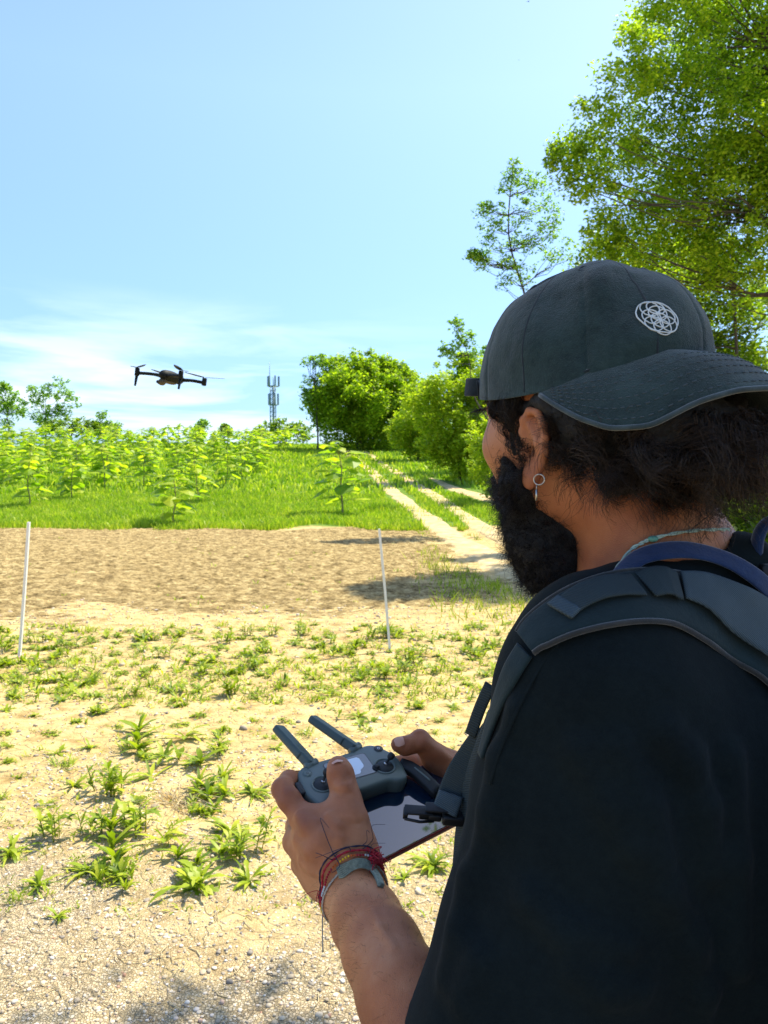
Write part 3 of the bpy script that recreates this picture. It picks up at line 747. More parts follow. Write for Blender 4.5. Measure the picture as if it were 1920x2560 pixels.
# ------------------------------------------------------------------ field grass
def blades(n, fx, fy, hgt, wid, seed, name, reject=True):
    r = np.random.default_rng(seed); x = fx(r, n); y = fy(r, n)
    if reject:
        keep = ~on_track(x, y); x, y = x[keep], y[keep]
    e = fbm(np.stack([x * .8, y * .8, 0 * x], -1), 12, 3); e2 = fbm(np.stack([x * .5, y * .5, 0 * x], -1), 15, 3); keep = (y > 21.9 - e2 * 5 + r.exponential(.3, len(x)))
    x, y, e = x[keep], y[keep], e[keep]; n = len(x)
    h = hgt * (.5 + r.random(n)) * (1 + 1.6 * e); z = gz(x, y); a = r.uniform(0, 2 * np.pi, n); ln = r.normal(0, .35, (n, 2)) * h[:, None]
    w = wid * (.6 + .8 * r.random(n)) * (1 + (y - 22) * .012)
    dx, dy = np.cos(a) * w, np.sin(a) * w
    b0 = np.stack([x - dx, y - dy, z - .02], -1); b1 = np.stack([x + dx, y + dy, z - .02], -1)
    m0 = np.stack([x - dx * .9 + ln[:, 0] * .35, y - dy * .9 + ln[:, 1] * .35, z + h * .6], -1); m1 = m0 + np.stack([dx * 1.8, dy * 1.8, 0 * x], -1)
    tp = np.stack([x + ln[:, 0], y + ln[:, 1], z + h * .95], -1)
    V = np.stack([b0, b1, m1, m0, tp], 1).reshape(-1, 3); k = np.arange(n)[:, None] * 5
    o = mesh_obj(name, V, [k + np.array([[0, 1, 2, 3]]), k + np.array([[3, 2, 4]])], M['grass']); o['kind'] = 'stuff'; return o
o = blades(150000, lambda r, n: r.uniform(-17, 14, n), lambda r, n: 21.4 + 14 * r.random(n) ** 1.4, .17, .010, 1, 'grass')
tag(o, 'lush bright green meadow grass at the foot of the slope', 'grass')
o = blades(90000, lambda r, n: r.uniform(-36, 24, n), lambda r, n: 34 + 60 * r.random(n), .24, .035, 2, 'grass')
tag(o, 'sunlit green grass covering the upper slope', 'grass')

# verge of rough grass between the tilled strip, the track and the trees
r_ = np.random.default_rng(31); n = 90000
x = r_.uniform(.4, 9, n); y = r_.uniform(7.5, 22.6, n); e = fbm(np.stack([x * .55, y * .4, 0 * x], -1), 41, 3)
edge_ = .35 + .05 * (y - 9) + e * 3
den = np.clip((x - edge_) / 1.2, 0, 1) * np.clip(.55 + e * 3.2, 0.02, 1) * np.clip((y - 7.5 - e * 3) / 2, 0, 1)
den = np.where(y > 19, np.maximum(den, np.clip((x - .9 - e) / .5, 0, 1)), den)
k_ = (r_.random(n) < den) & ~on_track(x, y); x, y = x[k_], y[k_]; n = len(x)
h = .13 * (.4 + r_.random(n)); z = np.maximum(gz(x, y), psz(x, y)); a = r_.uniform(0, 6.28, n); ln = r_.normal(0, .5, (n, 2)) * h[:, None]; w = .008 * (.6 + .8 * r_.random(n)); dx, dy = np.cos(a) * w, np.sin(a) * w
V = np.stack([np.stack([x - dx, y - dy, z - .02], -1), np.stack([x + dx, y + dy, z - .02], -1), np.stack([x + ln[:, 0], y + ln[:, 1], z + h], -1)], 1).reshape(-1, 3)
tag(mesh_obj('grass', V, [np.arange(n)[:, None] * 3 + np.array([[0, 1, 2]])], M['weed']), 'patchy rough grass beside the lower end of the track', 'grass', kind='stuff')
# ------------------------------------------------------------------ saplings
def sapling_parts(seed):
    r = random.Random(seed); Hh = 2.0; st = MB(); lf = MB()
    ax = [np.array([r.gauss(0, .02) * k, r.gauss(0, .02) * k, Hh * k / 5]) for k in range(6)]; ax = bez(ax, 12)
    st.tube(ax, np.linspace(.030, .012, 12), 7)
    n = 10; a0 = r.uniform(0, 3.14)
    for k in range(n):
        t = .20 + .80 * (k / (n - 1)) ** .9; p = np.array([np.interp(t * Hh, ax[:, 2], ax[:, i]) for i in range(3)])
        L = (.34 + .20 * math.sin(math.pi * min(1, t * 1.02))) * r.uniform(.8, 1.15) * (1 if t < .92 else .6)
        for s in (0, 1, 2, 3) if t > .6 else (0, 1, 2):
            az = a0 + k * 1.57 + s * (1.6 if t > .6 else 2.1) + r.uniform(-.35, .35); pl = L * r.uniform(.5, .95) * (1 if t < .9 else .4)
            e = r.uniform(.15, .6); q = p + np.array([math.cos(az) * math.cos(e), math.sin(az) * math.cos(e), math.sin(e)]) * pl
            st.tube([p, (p + q) / 2 + (0, 0, .02), q], .006, 4)
            lf.add(*heart(L, az + r.uniform(-.7, .7), r.uniform(-.5, .35), q, seed * 100 + k * 4 + s))
    return st, lf
SAP = []
for s in range(7):
    st, lf = sapling_parts(40 + s); a = st.build('stem', M['stem']); b = lf.build('foliage', M['leaf_sapling'], smooth=False)
    SAP.append((a.data, b.data)); bpy.data.objects.remove(a); bpy.data.objects.remove(b)
SAPPOS = []
def put_sapling(x, y, h, label, group='young broad-leaved trees planted in rows on the slope', idx=None):
    i = idx if idx is not None else _wr.randrange(7); e = empty('sapling', (x, y, GZ(x, y) - .03)); s = h / 2.0
    e.scale = (s, s, s) if h > 2.1 else (s * 1.08, s * 1.08, s); e.rotation_euler = (0, 0, _wr.uniform(0, 6.28))
    link(bpy.data.objects.new('stem', SAP[i][0]), e); link(bpy.data.objects.new('foliage', SAP[i][1]), e)
    tag(e, label, 'sapling', group); SAPPOS.append((x, y))
for px, py, top, lab in [
 (435, 1314, 1172, 'short sapling standing alone at the front edge of the grass, nearest the ploughed soil'),
 (857, 1290, 1103, 'isolated sapling with bright yellow leaves between the track and the other saplings'),
 (74, 1270, 1130, 'tall sapling with a bare lower stem directly above the left white stake'),
 (180, 1250, 1150, 'thin-stemmed sapling just right of the one above the left stake'),
 (262, 1222, 1110, 'sapling third from the left edge, with its straight stem showing'),
 (8, 1207, 1120, 'sapling cut by the left edge of the photo'),
 (376, 1184, 1110, 'sapling behind and left of the short front sapling, mid slope'),
 (494, 1258, 1150, 'sapling immediately right of and behind the short front sapling'),
 (566, 1219, 1125, 'sapling at the right end of the second row, beside the open grass'),
 (650, 1160, 1085, 'sapling on the upper right corner of the planting, below the mast'),
 (300, 1190, 1105, 'sapling whose stem nearly touches the third from the left edge')]:
    q = G(px, py); D = q[1]; put_sapling(q[0], q[1], (py - top) / FPX * D * 1.0, lab)
# the rest of the planting, in rows up the slope
A = G(566, 1219)[:2]; B_ = G(650, 1160)[:2]; dv = nrm(B_ - A); nv = np.array([-dv[1], dv[0]])
for i in range(0, 16):
    for j in range(0, 22):
        x, y = A + dv * (i * 4.6 + _wr.uniform(-.5, .5)) + nv * (j * 3.9 + _wr.uniform(-.6, .6))
        if y < 34 or y > 92: continue
        pxx = 960 + x / y * FPX
        if pxx < -60 or any((x - a) ** 2 + (y - b) ** 2 < 3.2 for a, b in SAPPOS): continue
        put_sapling(x, y, _wr.uniform(1.7, 2.6), 'one of the many similar young saplings massed across the upper slope', 'saplings massed on the upper slope')
print('saplings', len(SAPPOS))

# ------------------------------------------------------------------ stakes
def stake(bx, by, tx, ty, label):
    b = G(bx, by); D = b[1]; t = P(tx, ty, (b - CAM)[1] / ray(tx, ty)[1])
    b = b - np.array([0, 0, .05]); mb = MB(); q = bez([b, (b + t) / 2 + np.array([.004, 0, 0]), t], 9)
    V, F = tube(q, .0155, 4, up=(.7, .7, 0)); mb.add(V, F)
    o = mb.build('stake', M['stake'], smooth=False); tag(o, label, 'stake', 'slender white marker stakes'); return o
stake(47, 1645, 72, 1305, 'thin white stake left of the saplings, leaning slightly right')
stake(976, 1630, 948, 1322, 'thin white stake beside the track, leaning slightly left')
# ------------------------------------------------------------------ trees
def leaf_cloud(C, n, spread, size, rg, droop=.3, flat=.55):
    """n leaves around each centre C; returns V (diamonds), F"""
    C = np.asarray(C); m = len(C); tot = m * n
    sp = np.broadcast_to(np.asarray(spread, float), (m,))
    off = rg.normal(0, 1, (m, n, 3)); off /= np.linalg.norm(off, axis=2, keepdims=True) + 1e-9
    off *= (rg.random((m, n, 1)) ** .45) * sp[:, None, None]; off[..., 2] *= .75
    c = (C[:, None] + off).reshape(-1, 3)
    s = size * rg.uniform(.6, 1.3, tot)
    a = rg.uniform(0, 2 * np.pi, tot); d = np.stack([np.cos(a), np.sin(a), rg.normal(-droop, .45, tot)], -1); d /= np.linalg.norm(d, axis=1, keepdims=True)
    u = rg.normal(0, flat, (tot, 3)); u[:, 2] += 1; sd = np.cross(d, u); sd /= np.linalg.norm(sd, axis=1, keepdims=True) + 1e-9
    nn = np.cross(sd, d)
    V = np.stack([c - d * s[:, None] * .5, c + sd * s[:, None] * .27 + nn * s[:, None] * .06, c + d * s[:, None] * .5, c - sd * s[:, None] * .27 + nn * s[:, None] * .06], 1).reshape(-1, 3)
    k = np.arange(tot)[:, None] * 4
    return V, [k + np.array([[0, 1, 2]]), k + np.array([[0, 2, 3]])]
def pxblobs(bl, D0):
    """(px,py,rpx,dd) -> centre, radius; crowns described where they stand, at distance D0+dd"""
    out = []
    for b in bl:
        d = D0 + (b[3] if len(b) > 3 else 0); out.append((P(b[0], b[1], d), b[2] * d / FPX, b[4] if len(b) > 4 else 1.0))
    return out
def sample_blobs(bl, per_m3, rg, shell=.5, thick=1.0):
    C = []; R_ = []
    for c, r, dn in bl:
        n = max(6, int(per_m3 * dn * 4.2 * r ** 3 * thick)); v = rg.normal(0, 1, (n, 3)); v /= np.linalg.norm(v, axis=1, keepdims=True)
        q = c + v * r * (rg.random((n, 1)) ** shell) * np.array([1, thick, 1.]); C.append(q)
    return np.concatenate(C)
def branchy(mb, base, top, r0, targets, rg, curve=.15, minr=.008, n=7, wig=.03):
    """trunk from base to top, limbs from the trunk to each target"""
    base = np.asarray(base, float); top = np.asarray(top, float); L = np.linalg.norm(top - base)
    mid = [base + (top - base) * t + rg.normal(0, wig * L * .5, 3) * np.array([1, 1, .2]) * math.sin(t * 3.14) for t in np.linspace(0, 1, 6)]
    ax = bez(mid, 22); rr = r0 * (1 - np.linspace(0, 1, 22) * .82); mb.tube(ax, rr, 9)
    nodes = [(ax[i], rr[i]) for i in range(4, 22)]
    T = sorted(targets, key=lambda t: np.linalg.norm(np.asarray(t) - base))
    for t in T:
        t = np.asarray(t); best = min(nodes, key=lambda nd: np.linalg.norm(nd[0] - t) * (1.0 if nd[0][2] < t[2] - .1 * L * 0 else 1.6) + (0 if nd[1] > minr * 1.3 else 50))
        a, ra = best; d = t - a; l = np.linalg.norm(d)
        if l < .05: continue
        pm = a + d * .5 + np.array([0, 0, -curve * l * .5]) + rg.normal(0, .06 * l, 3); q = bez([a, a + d * .22 + rg.normal(0, .03 * l, 3), pm, t], 8)
        r1 = min(ra * .75, max(minr * 1.2, .016 * l)); rs = np.linspace(r1, minr * .5, 8); mb.tube(q, rs, 5)
        for i in (3, 5, 6): nodes.append((q[i], rs[i]))
def tree(kind, label, cat, bl, D0, base, top, r0, rg_seed, leaf, per, nleaf, size, spread, twigs=40, group=None, shell=.5, minr=.01, trunkmat='bark', thick=1., droop=.3, extra_trunks=()):
    rg = np.random.default_rng(rg_seed); B = pxblobs(bl, D0)
    C = sample_blobs(B, per, rg, shell, thick)
    V, F = leaf_cloud(C, nleaf, spread, size, rg, droop)
    SC_ = []
    for c, r, dn in B:      # sprigs that break up the outline
        v = rg.normal(0, 1, (9, 3)); v /= np.linalg.norm(v, axis=1, keepdims=True); v[:, 2] = np.where(v[:, 2] < -.3, -v[:, 2], v[:, 2])
        for vv in v:
            for q in (.95, 1.08, 1.2): SC_.append(c + vv * r * q * rg.uniform(.94, 1.08))
    V2, F2 = leaf_cloud(np.array(SC_), max(5, nleaf // 6), spread * .38, size * .95, rg, droop); F = F + [f + len(V) for f in F2]; V = np.concatenate([V, V2])
    e = empty(kind, tuple(base)); Lc = np.asarray(base, float)
    o = mesh_obj('crown', V - Lc, F, leaf, e, smooth=False)
    mb = MB(); tg = C[rg.choice(len(C), min(len(C), twigs), replace=False)]
    branchy(mb, base, top, r0, tg, rg, minr=minr)
    for bb, tt, rr in extra_trunks: branchy(mb, bb, tt, rr, tg[:8], rg, minr=minr)
    mb.V = [v - Lc for v in mb.V]; mb.build('trunk', M[trunkmat], e)
    tag(e, label, cat, group); print(label[:30], len(V) // 4); return e
def gp(px, D):   # ground point under picture column px at distance D
    x = (px - 960) / FPX * D; return np.array([x, D, float(H(x, D)) - .05])

# large broad tree on the right
big = [(1660, 50, 95), (1800, 90, 130, 1), (1600, 130, 60, -1, .8), (1720, 180, 110), (1555, 225, 62, -1), (1640, 290, 105), (1880, 230, 120, 1), (1800, 330, 130), (1455, 345, 68, -1),
       (1530, 390, 90), (1650, 430, 110, 1), (1420, 420, 45, -1, .9), (1780, 500, 130), (1900, 450, 120), (1490, 500, 75, -1), (1570, 560, 95), (1680, 600, 110, 1), (1500, 600, 50, 0, .8), (1810, 660, 110),
       (1920, 620, 100), (1590, 660, 70), (1740, -60, 120), (1900, -40, 140), (1960, 330, 160), (2060, 150, 200, 0, .6), (2080, 480, 200, 0, .6)]
tree('broadleaf_tree', 'tall broad tree with dense sunlit foliage rising out of the top of the photo', 'tree', big, 13.5, gp(2010, 13.6), P(1930, 120, 13.6), .15, 1, M['leaf_tree'], 11, 125, .082, .36, 140, minr=.016, shell=.42)
low = [(1800, 700, 90), (1480, 640, 50, 0, .8), (1560, 730, 60, 0, .8), (1640, 640, 80), (1750, 620, 90), (1640, 740, 80, 0, .9), (1560, 690, 50, 0, .7), (1880, 1000, 90), (1780, 960, 90), (1720, 860, 80), (1930, 1100, 90), (1740, 760, 90, 1, .6), (1850, 780, 100, 0, .7), (1780, 860, 80, 1, .7), (1700, 680, 70, 1, .6), (1900, 880, 90, 0, .8), (1840, 930, 60, 1, .7), (1920, 740, 90, 2, .7)]
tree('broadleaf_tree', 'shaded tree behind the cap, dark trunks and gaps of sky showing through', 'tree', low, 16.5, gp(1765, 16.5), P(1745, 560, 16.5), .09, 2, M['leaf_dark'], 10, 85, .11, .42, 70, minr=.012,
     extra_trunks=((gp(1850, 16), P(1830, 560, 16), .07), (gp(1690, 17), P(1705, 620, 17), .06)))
# slim sparse tree left of it
slim = [(1283, 430, 24), (1283, 480, 32), (1290, 540, 45), (1340, 460, 26), (1345, 520, 38), (1300, 610, 58), (1350, 600, 50), (1212, 530, 20, 0, .7), (1225, 580, 30, 0, .7), (1240, 640, 45, 0, .7), (1200, 650, 24, 0, .6), (1185, 640, 14, 0, .8),
        (1310, 680, 60, 0, .8), (1260, 700, 50, 0, .7), (1390, 640, 40, 0, .8), (1380, 560, 30, 0, .7)]
tree('slender_tree', 'slim feathery tree with sparse leaves between the cap and open sky', 'tree', slim, 21, gp(1345, 21), P(1284, 400, 21), .07, 3, M['leaf_tree2'], 7, 36, .095, .25, 90, minr=.010, shell=.6)
slim2 = [(1140, 812, 16, 0, .9), (1160, 850, 24, 0, .7), (1130, 870, 28, 0, .6), (1190, 880, 22, 0, .8), (1115, 885, 14, 0, .9)]
tree('slender_tree', 'thin sparse treetop poking up just left of the cap strap', 'tree', slim2, 30, gp(1290, 30), P(1140, 800, 30), .05, 4, M['leaf_tree2'], 2.2, 18, .15, .26, 30, minr=.010, shell=.6)
# trees and bushes along the right side of the track
dome = [(845, 995, 78), (890, 948, 62), (940, 968, 74), (985, 985, 62), (1020, 1030, 45), (870, 1050, 85), (950, 1050, 85), (1030, 1080, 38), (920, 915, 34), (975, 925, 22), (835, 930, 38), (1045, 1000, 48), (1060, 1050, 50), (800, 1010, 42), (895, 1000, 90, -2), (1005, 940, 26)]
tree('bushy_tree', 'large rounded clump of dark green trees at the top of the track', 'tree', dome, 72, gp(900, 72), P(905, 900, 72), .35, 5, M['leaf_tree'], .62, 120, .34, 1.0, 46, minr=.03, shell=.33)
side = [(783, 960, 26, 0, .6), (775, 910, 16, 0, .5), (790, 1000, 22, 0, .6), (768, 985, 12, 0, .5), (800, 905, 16, 0, .5)]
tree('slender_tree', 'wispy half-bare tree on the left flank of the rounded clump', 'tree', side, 70, gp(795, 70), P(785, 895, 70), .10, 6, M['leaf_tree2'], .25, 16, .30, .7, 26, minr=.03, shell=.6)
shr = [(1050, 1065, 68), (1085, 1030, 52), (1010, 1090, 38), (1070, 1120, 42), (1030, 1120, 25)]
tree('shrub', 'light green shrub below the right side of the rounded tree clump', 'shrub', shr, 58, gp(1045, 58), P(1050, 1040, 58), .12, 7, M['leaf_yellow'], 1.4, 80, .27, .7, 12, minr=.02, shell=.35)
shr = [(1105, 1005, 50, 0, .9), (1125, 1055, 75), (1165, 1095, 88), (1100, 1110, 50), (1190, 1010, 60), (1120, 1130, 48), (1180, 1150, 55), (1150, 1160, 40), (1080, 955, 45), (1060, 1005, 55), (1190, 1000, 65), (1235, 960, 60), (1215, 1060, 55), (1085, 1135, 30)]
shr.append((1230, 980, 55)); tree('shrub', 'bright yellow-green shrub right of the track, directly below the cap strap', 'shrub', shr, 41, gp(1150, 41), P(1135, 1000, 41), .10, 8, M['leaf_yellow'], 3.2, 75, .19, .55, 16, minr=.018, shell=.35)
shr = [(1150, 930, 40), (1180, 960, 45), (1200, 1010, 55), (1130, 965, 22), (1215, 920, 40), (1160, 905, 20)]
tree('bushy_tree', 'small dark tree behind the yellow-green shrub, left of the cap strap', 'tree', shr, 47, gp(1185, 47), P(1165, 905, 47), .12, 9, M['leaf_tree'], 2.2, 75, .22, .6, 22, minr=.02, shell=.4)
shr = [(1225, 1120, 70), (1240, 1185, 55), (1270, 1080, 70), (1280, 1160, 60), (1330, 1120, 80)]
tree('shrub', 'leafy shrub partly hidden behind the bearded face', 'shrub', shr, 32, gp(1270, 32), P(1260, 1060, 32), .07, 10, M['leaf_yellow'], 5.0, 65, .16, .42, 14, minr=.015, shell=.35)
for i, (cx, D, s) in enumerate(((1450, 26, 1), (1640, 22, 1.1), (1800, 17, 1.0), (1900, 12.5, .9), (1990, 10.5, .9))):
    gq = gp(cx, D); R0 = 1.5 * s; rp = R0 / D * FPX; yy = 1200 + FPX * (1.55 - gq[2] - 1.2 * s) / D
    tree('shrub', ['shrub hidden behind the head of the man', 'dark shrub behind the back of the head', 'dense understory bush beyond the curls of hair', 'shaded bush glimpsed below the cap brim at the right edge', 'bush at the right edge behind the backpack'][i], 'shrub',
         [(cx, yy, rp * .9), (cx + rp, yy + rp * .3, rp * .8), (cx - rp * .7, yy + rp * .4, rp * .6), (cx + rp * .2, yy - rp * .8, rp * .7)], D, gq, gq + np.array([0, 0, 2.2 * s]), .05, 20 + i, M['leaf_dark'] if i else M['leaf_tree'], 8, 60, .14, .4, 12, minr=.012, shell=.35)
# far left tree line and small ones on the crest
far = [('slender_tree', 'open-crowned tree at the far left edge of the skyline', [(15, 995, 32), (40, 1015, 28), (25, 1050, 34), (-20, 1010, 50), (8, 970, 12)], 108, 20, 985, 'leaf_tree2', .10),
       ('slender_tree', 'twin-lobed sparse tree second from the left on the skyline', [(95, 985, 24), (85, 1030, 30), (150, 975, 26), (165, 1015, 30), (120, 1045, 36), (140, 1060, 30)], 104, 115, 990, 'leaf_tree2', .08),
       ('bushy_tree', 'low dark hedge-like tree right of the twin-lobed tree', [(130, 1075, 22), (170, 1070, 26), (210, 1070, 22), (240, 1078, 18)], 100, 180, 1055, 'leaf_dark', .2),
       ('bushy_tree', 'small round grey-green tree on the left skyline', [(262, 1060, 26), (285, 1072, 18), (245, 1075, 16)], 102, 265, 1040, 'leaf_tree2', .2),
       ('bushy_tree', 'tiny pale tree tip above the middle of the planting', [(505, 1066, 15), (495, 1080, 12)], 112, 505, 1050, 'leaf_tree2', .2),
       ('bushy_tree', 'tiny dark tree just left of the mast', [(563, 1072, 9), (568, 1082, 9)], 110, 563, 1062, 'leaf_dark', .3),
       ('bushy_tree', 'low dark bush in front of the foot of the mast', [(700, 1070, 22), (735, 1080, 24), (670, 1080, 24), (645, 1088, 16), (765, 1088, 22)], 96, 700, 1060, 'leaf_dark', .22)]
for i, (k, lab, bl, D, cx, ty, lm, per) in enumerate(far):
    tree(k, lab, 'tree', bl, D, gp(cx, D), P(cx, ty, D), .14, 40 + i, M[lm], per * 1.3, 50, .42, 1.0, 16, minr=.05, shell=.4)
# the tree whose canopy shades the man: it stands to the right of the camera, outside the frame
rg = np.random.default_rng(77); base_ = np.array([5.2, 2.6, 0.]); B = []
for tt, ro in ((6.2, 1.35), (5.9, 1.15), (6.4, 1.1), (6.6, 1.3), (5.7, 1.0), (6.0, 1.1)):
    pass
aim = np.array([.22, .62, 1.35]); cc = aim + SUND * 5.4
B = [(cc, 1.15, 1.), (cc + (.9, -.5, .2), 1.0, 1.), (cc + (.8, .5, .1), .9, 1.), (cc + (-.5, -.8, .0), .9, 1.), (cc + (-.3, .35, .3), .8, 1.), (cc + (1.8, .4, .4), 1.3, 1.), (cc + (1.6, -1.3, .5), 1.3, 1.), (cc + (2.6, -.3, 1.4), 1.3, .8), (cc + (-.9, .9, .2), .6, .8), (cc + (-.2, 1.4, .3), .6, .9)]
C = sample_blobs(B, 15, rg, .5); V, F = leaf_cloud(C, 38, .34, .12, rg, .3)
e = empty('broadleaf_tree', tuple(base_)); mesh_obj('crown', V - base_, F, M['leaf_tree'], e, smooth=False)
mb = MB(); branchy(mb, base_, cc + np.array([1.6, -.1, .6]), .16, C[rg.choice(len(C), 40, replace=False)], rg)
mb.V = [v - base_ for v in mb.V]; mb.build('trunk', M['bark'], e)
tag(e, 'tree standing out of view to the right whose canopy shades the man', 'tree')

# ------------------------------------------------------------------ mast
def mast():
    D = 125; b = gp(685, D); top = P(685, 968, D)[2]; w = .55; e = empty('mobile_mast', tuple(b)); mb = MB()
    Ht = top - b[2]
    for sx_, sy_ in ((-1, -1), (1, -1), (0, 1)): mb.tube([(sx_ * w, sy_ * w, 0), (sx_ * w * .75, sy_ * w * .75, Ht)], .08, 6)
    n = 16
    for k in range(n):
        z0, z1 = Ht * k / n, Ht * (k + 1) / n; c = [(-w, -w), (w, -w), (0, w)]
        for i in range(3):
            a, b2 = c[i], c[(i + 1) % 3]; s0 = 1 - .25 * k / n; s1 = 1 - .25 * (k + 1) / n
            mb.tube([(a[0] * s0, a[1] * s0, z0), (b2[0] * s1, b2[1] * s1, z1)], .04, 4); mb.tube([(a[0] * s1, a[1] * s1, z1), (b2[0] * s1, b2[1] * s1, z1)], .04, 4)
    mb.tube([(0, 0, 0), (0, 0, Ht)], .16, 6)
    mb.build('lattice', M['steel'], e)
    for zt, rr, hh in ((Ht + .9, .85, 1.7), (Ht - 2.1, .72, 1.9)):
        pf = MB(); pf.tube([(rr * math.cos(a), rr * math.sin(a), zt - hh * .5) for a in np.linspace(0, 6.28, 13)[:-1]], .07, 5, closed=True)
        for a in (.5, 2.6, 4.7): pf.tube([(0, 0, zt - hh * .5), (rr * math.cos(a), rr * math.sin(a), zt - hh * .5)], .06, 5)
        pf.build('platform', M['steel'], e)
        for a in (.2, 1.4, 2.9, 4.1, 5.2):
            p = MB(); x, y = rr * 1.1 * math.cos(a), rr * 1.1 * math.sin(a); p.box((x, y, zt), (.13, .10, hh / 2), np.array([[math.cos(a), -math.sin(a), 0], [math.sin(a), math.cos(a), 0], [0, 0, 1]]), .03)
            p.tube([(x * .85, y * .85, zt - hh * .55), (x * .85, y * .85, zt + hh * .45)], .05, 5); p.build('antenna_panel', M['steel'], e)
    m2 = MB(); m2.tube([(-.6, 0, Ht), (-.6, 0, Ht + 4.2)], .05, 5); m2.tube([(0, 0, Ht), (0, 0, Ht + 1.6)], .07, 5); m2.build('lightning_rod', M['steel'], e)
    tag(e, 'grey lattice mobile phone mast with panel antennas on the skyline', 'mast')
mast()

# ------------------------------------------------------------------ bird
def bird(px, py, d, label):
    p = P(px, py, d); mb = MB(); V, F = ico(1); mb.add(V * np.array([.10, .035, .035]), F)
    for s in (-1, 1): mb.add(np.array([(.03, 0, .01), (-.05, 0, .01), (-.05, s * .16, .06), (.02, s * .14, .06), (-.03, s * .3, .03)]), [(0, 1, 2, 3), (3, 2, 4)])
    mb.add(np.array([(-.08, 0, 0), (-.16, .04, 0), (-.16, -.04, 0)]), [(0, 1, 2)])
    o = mb.build('bird', M['blackplastic']); o.location = p; o.rotation_euler = (.2, .1, .6); tag(o, label, 'bird')
bird(1321, 4, 90, 'dark speck of a bird at the top edge of the sky')
bird(1297, 150, 190, 'tiny distant bird below the one at the top edge')

# ------------------------------------------------------------------ drone
def drone():
    d = 4.5; c = P(430, 945, d); yaw = math.radians(246)
    Rm = Matrix.Translation(Vector(c)) @ Matrix.Rotation(math.radians(7), 4, 'Y') @ Matrix.Rotation(yaw, 4, 'Z')
    e = empty('drone', mw=Rm)
    b = SDF(); b.ell((0, 0, .004), (.105, .034, .026), k=.02); b.ell((.03, 0, .020), (.06, .026, .018), k=.02); b.cap((-.06, 0, 0), (.07, 0, 0), .028, .026, .02)
    V, F = b.mesh(.003, (-.13, -.06, -.05), (.13, .06, .06)); mesh_obj('body', V, F, M['drone'], e)
    g = SDF(); g.ell((.085, 0, -.040), (.024, .024, .020), k=.006); g.cap((.07, 0, -.02), (.085, 0, -.035), .016, .014, .008); g.cap((.085, 0, -.042), (.108, 0, -.043), .014, .013, .005)
    g.ell((.02, 0, -.030), (.06, .022, .012), k=.008)
    V, F = g.mesh(.003, (-.06, -.05, -.08), (.13, .05, .0)); gi = mesh_obj('camera_gimbal', V, F, M['dronetan'], e)
    ln = MB(); ln.tube([(.108, 0, -.043), (.124, 0, -.043)], .009, 12); ln.build('lens', M['blackplastic'], gi)
    for fx, sy_, mx, my, leg in ((1, 1, .12, .165, 1), (1, -1, .12, -.165, 1), (-1, 1, -.125, .145, 0), (-1, -1, -.125, -.145, 0)):
        a = MB(); a.tube(bez([(fx * .07, sy_ * .02, .0), (fx * .09, sy_ * .08, .004), (mx, my, .0)], 6), [.013, .011, .010, .010, .010, .011], 8); arm = a.build('arm', M['drone'], e)
        m = MB(); m.tube([(mx, my, -.018), (mx, my, -.015), (mx, my, .026), (mx, my, .030)], [.010, .0145, .0145, .011], 12); m.build('motor', M['drone'], arm)
        if leg: l = MB(); l.tube([(mx, my, -.010), (mx + .004, my, -.06), (mx + .006, my, -.078)], [.0095, .007, .006], 8); l.build('landing_leg', M['drone'], arm)
        ang = {(1, 1): .35, (1, -1): 1.1, (-1, 1): 2.3, (-1, -1): 2.9}[(fx, sy_)]
        for h in (0, 1):
            pr = MB(); t = np.linspace(0, 1, 9); aa = ang + h * math.pi; u = np.array([math.cos(aa), math.sin(aa), .10]); pts = np.array([mx, my, .033]) + np.outer(t * .118 + .004, u)
            V, F = strip(pts, .0045 + .011 * np.sin(np.pi * (t * .8 + .2)) ** 1, .0009, (.15 * math.sin(aa), -.15 * math.cos(aa), 1)); pr.add(V, F); pr.build('propeller_blade', M['blackplastic'], arm)
    tag(e, 'dark camera drone hovering in the sky above the saplings', 'drone')
drone()
# ------------------------------------------------------------------ man
FW = nrm([-.62, .785, 0]); LF = nrm([-.785, -.62, 0]); UP = np.array([0, 0, 1.])
HC = np.array([.185, .66, 1.632])
HR = np.stack([FW, LF, UP], 1)
def Hd(f, l, u): return HC + FW * f + LF * l + UP * u
man = empty('person', (.27, .66, 0)); MO = np.array([.27, .66, 0.])
tag(man, 'bearded man in backwards dark cap and black t-shirt, steering a drone with both hands', 'person')
def pm(name, V, F, mat, parent=man, smooth=True):
    """mesh given in world coordinates, parented to the man"""
    return mesh_obj(name, np.asarray(V) - MO, F, mat, parent, smooth)
def hit(S, px, py, d0=.3, d1=1.3, off=0.):
    r = ray(px, py); t = d0; prev = t
    for _ in range(400):
        q = CAM + r * t; d = float(S.ev(q[None].astype(np.float32))[0]) - off
        if d < .0004: break
        t += max(d * .6, .0004)
        if t > d1: return None, None
    g = np.array([float(S.ev((q + e)[None].astype(np.float32))[0] - S.ev((q - e)[None].astype(np.float32))[0]) for e in np.eye(3) * .004])
    return q, nrm(g)
def proj_on(S, q, off=0., it=14):
    q = np.array(q, float)
    for _ in range(it):
        d = S.ev(q.astype(np.float32)) - off
        g = np.stack([S.ev((q + e).astype(np.float32)) - S.ev((q - e).astype(np.float32)) for e in np.eye(3) * .003], 1); g /= np.linalg.norm(g, axis=1, keepdims=True) + 1e-9
        q = q - g * d[:, None] * .8
    return q, g

body = SDF(); a = body
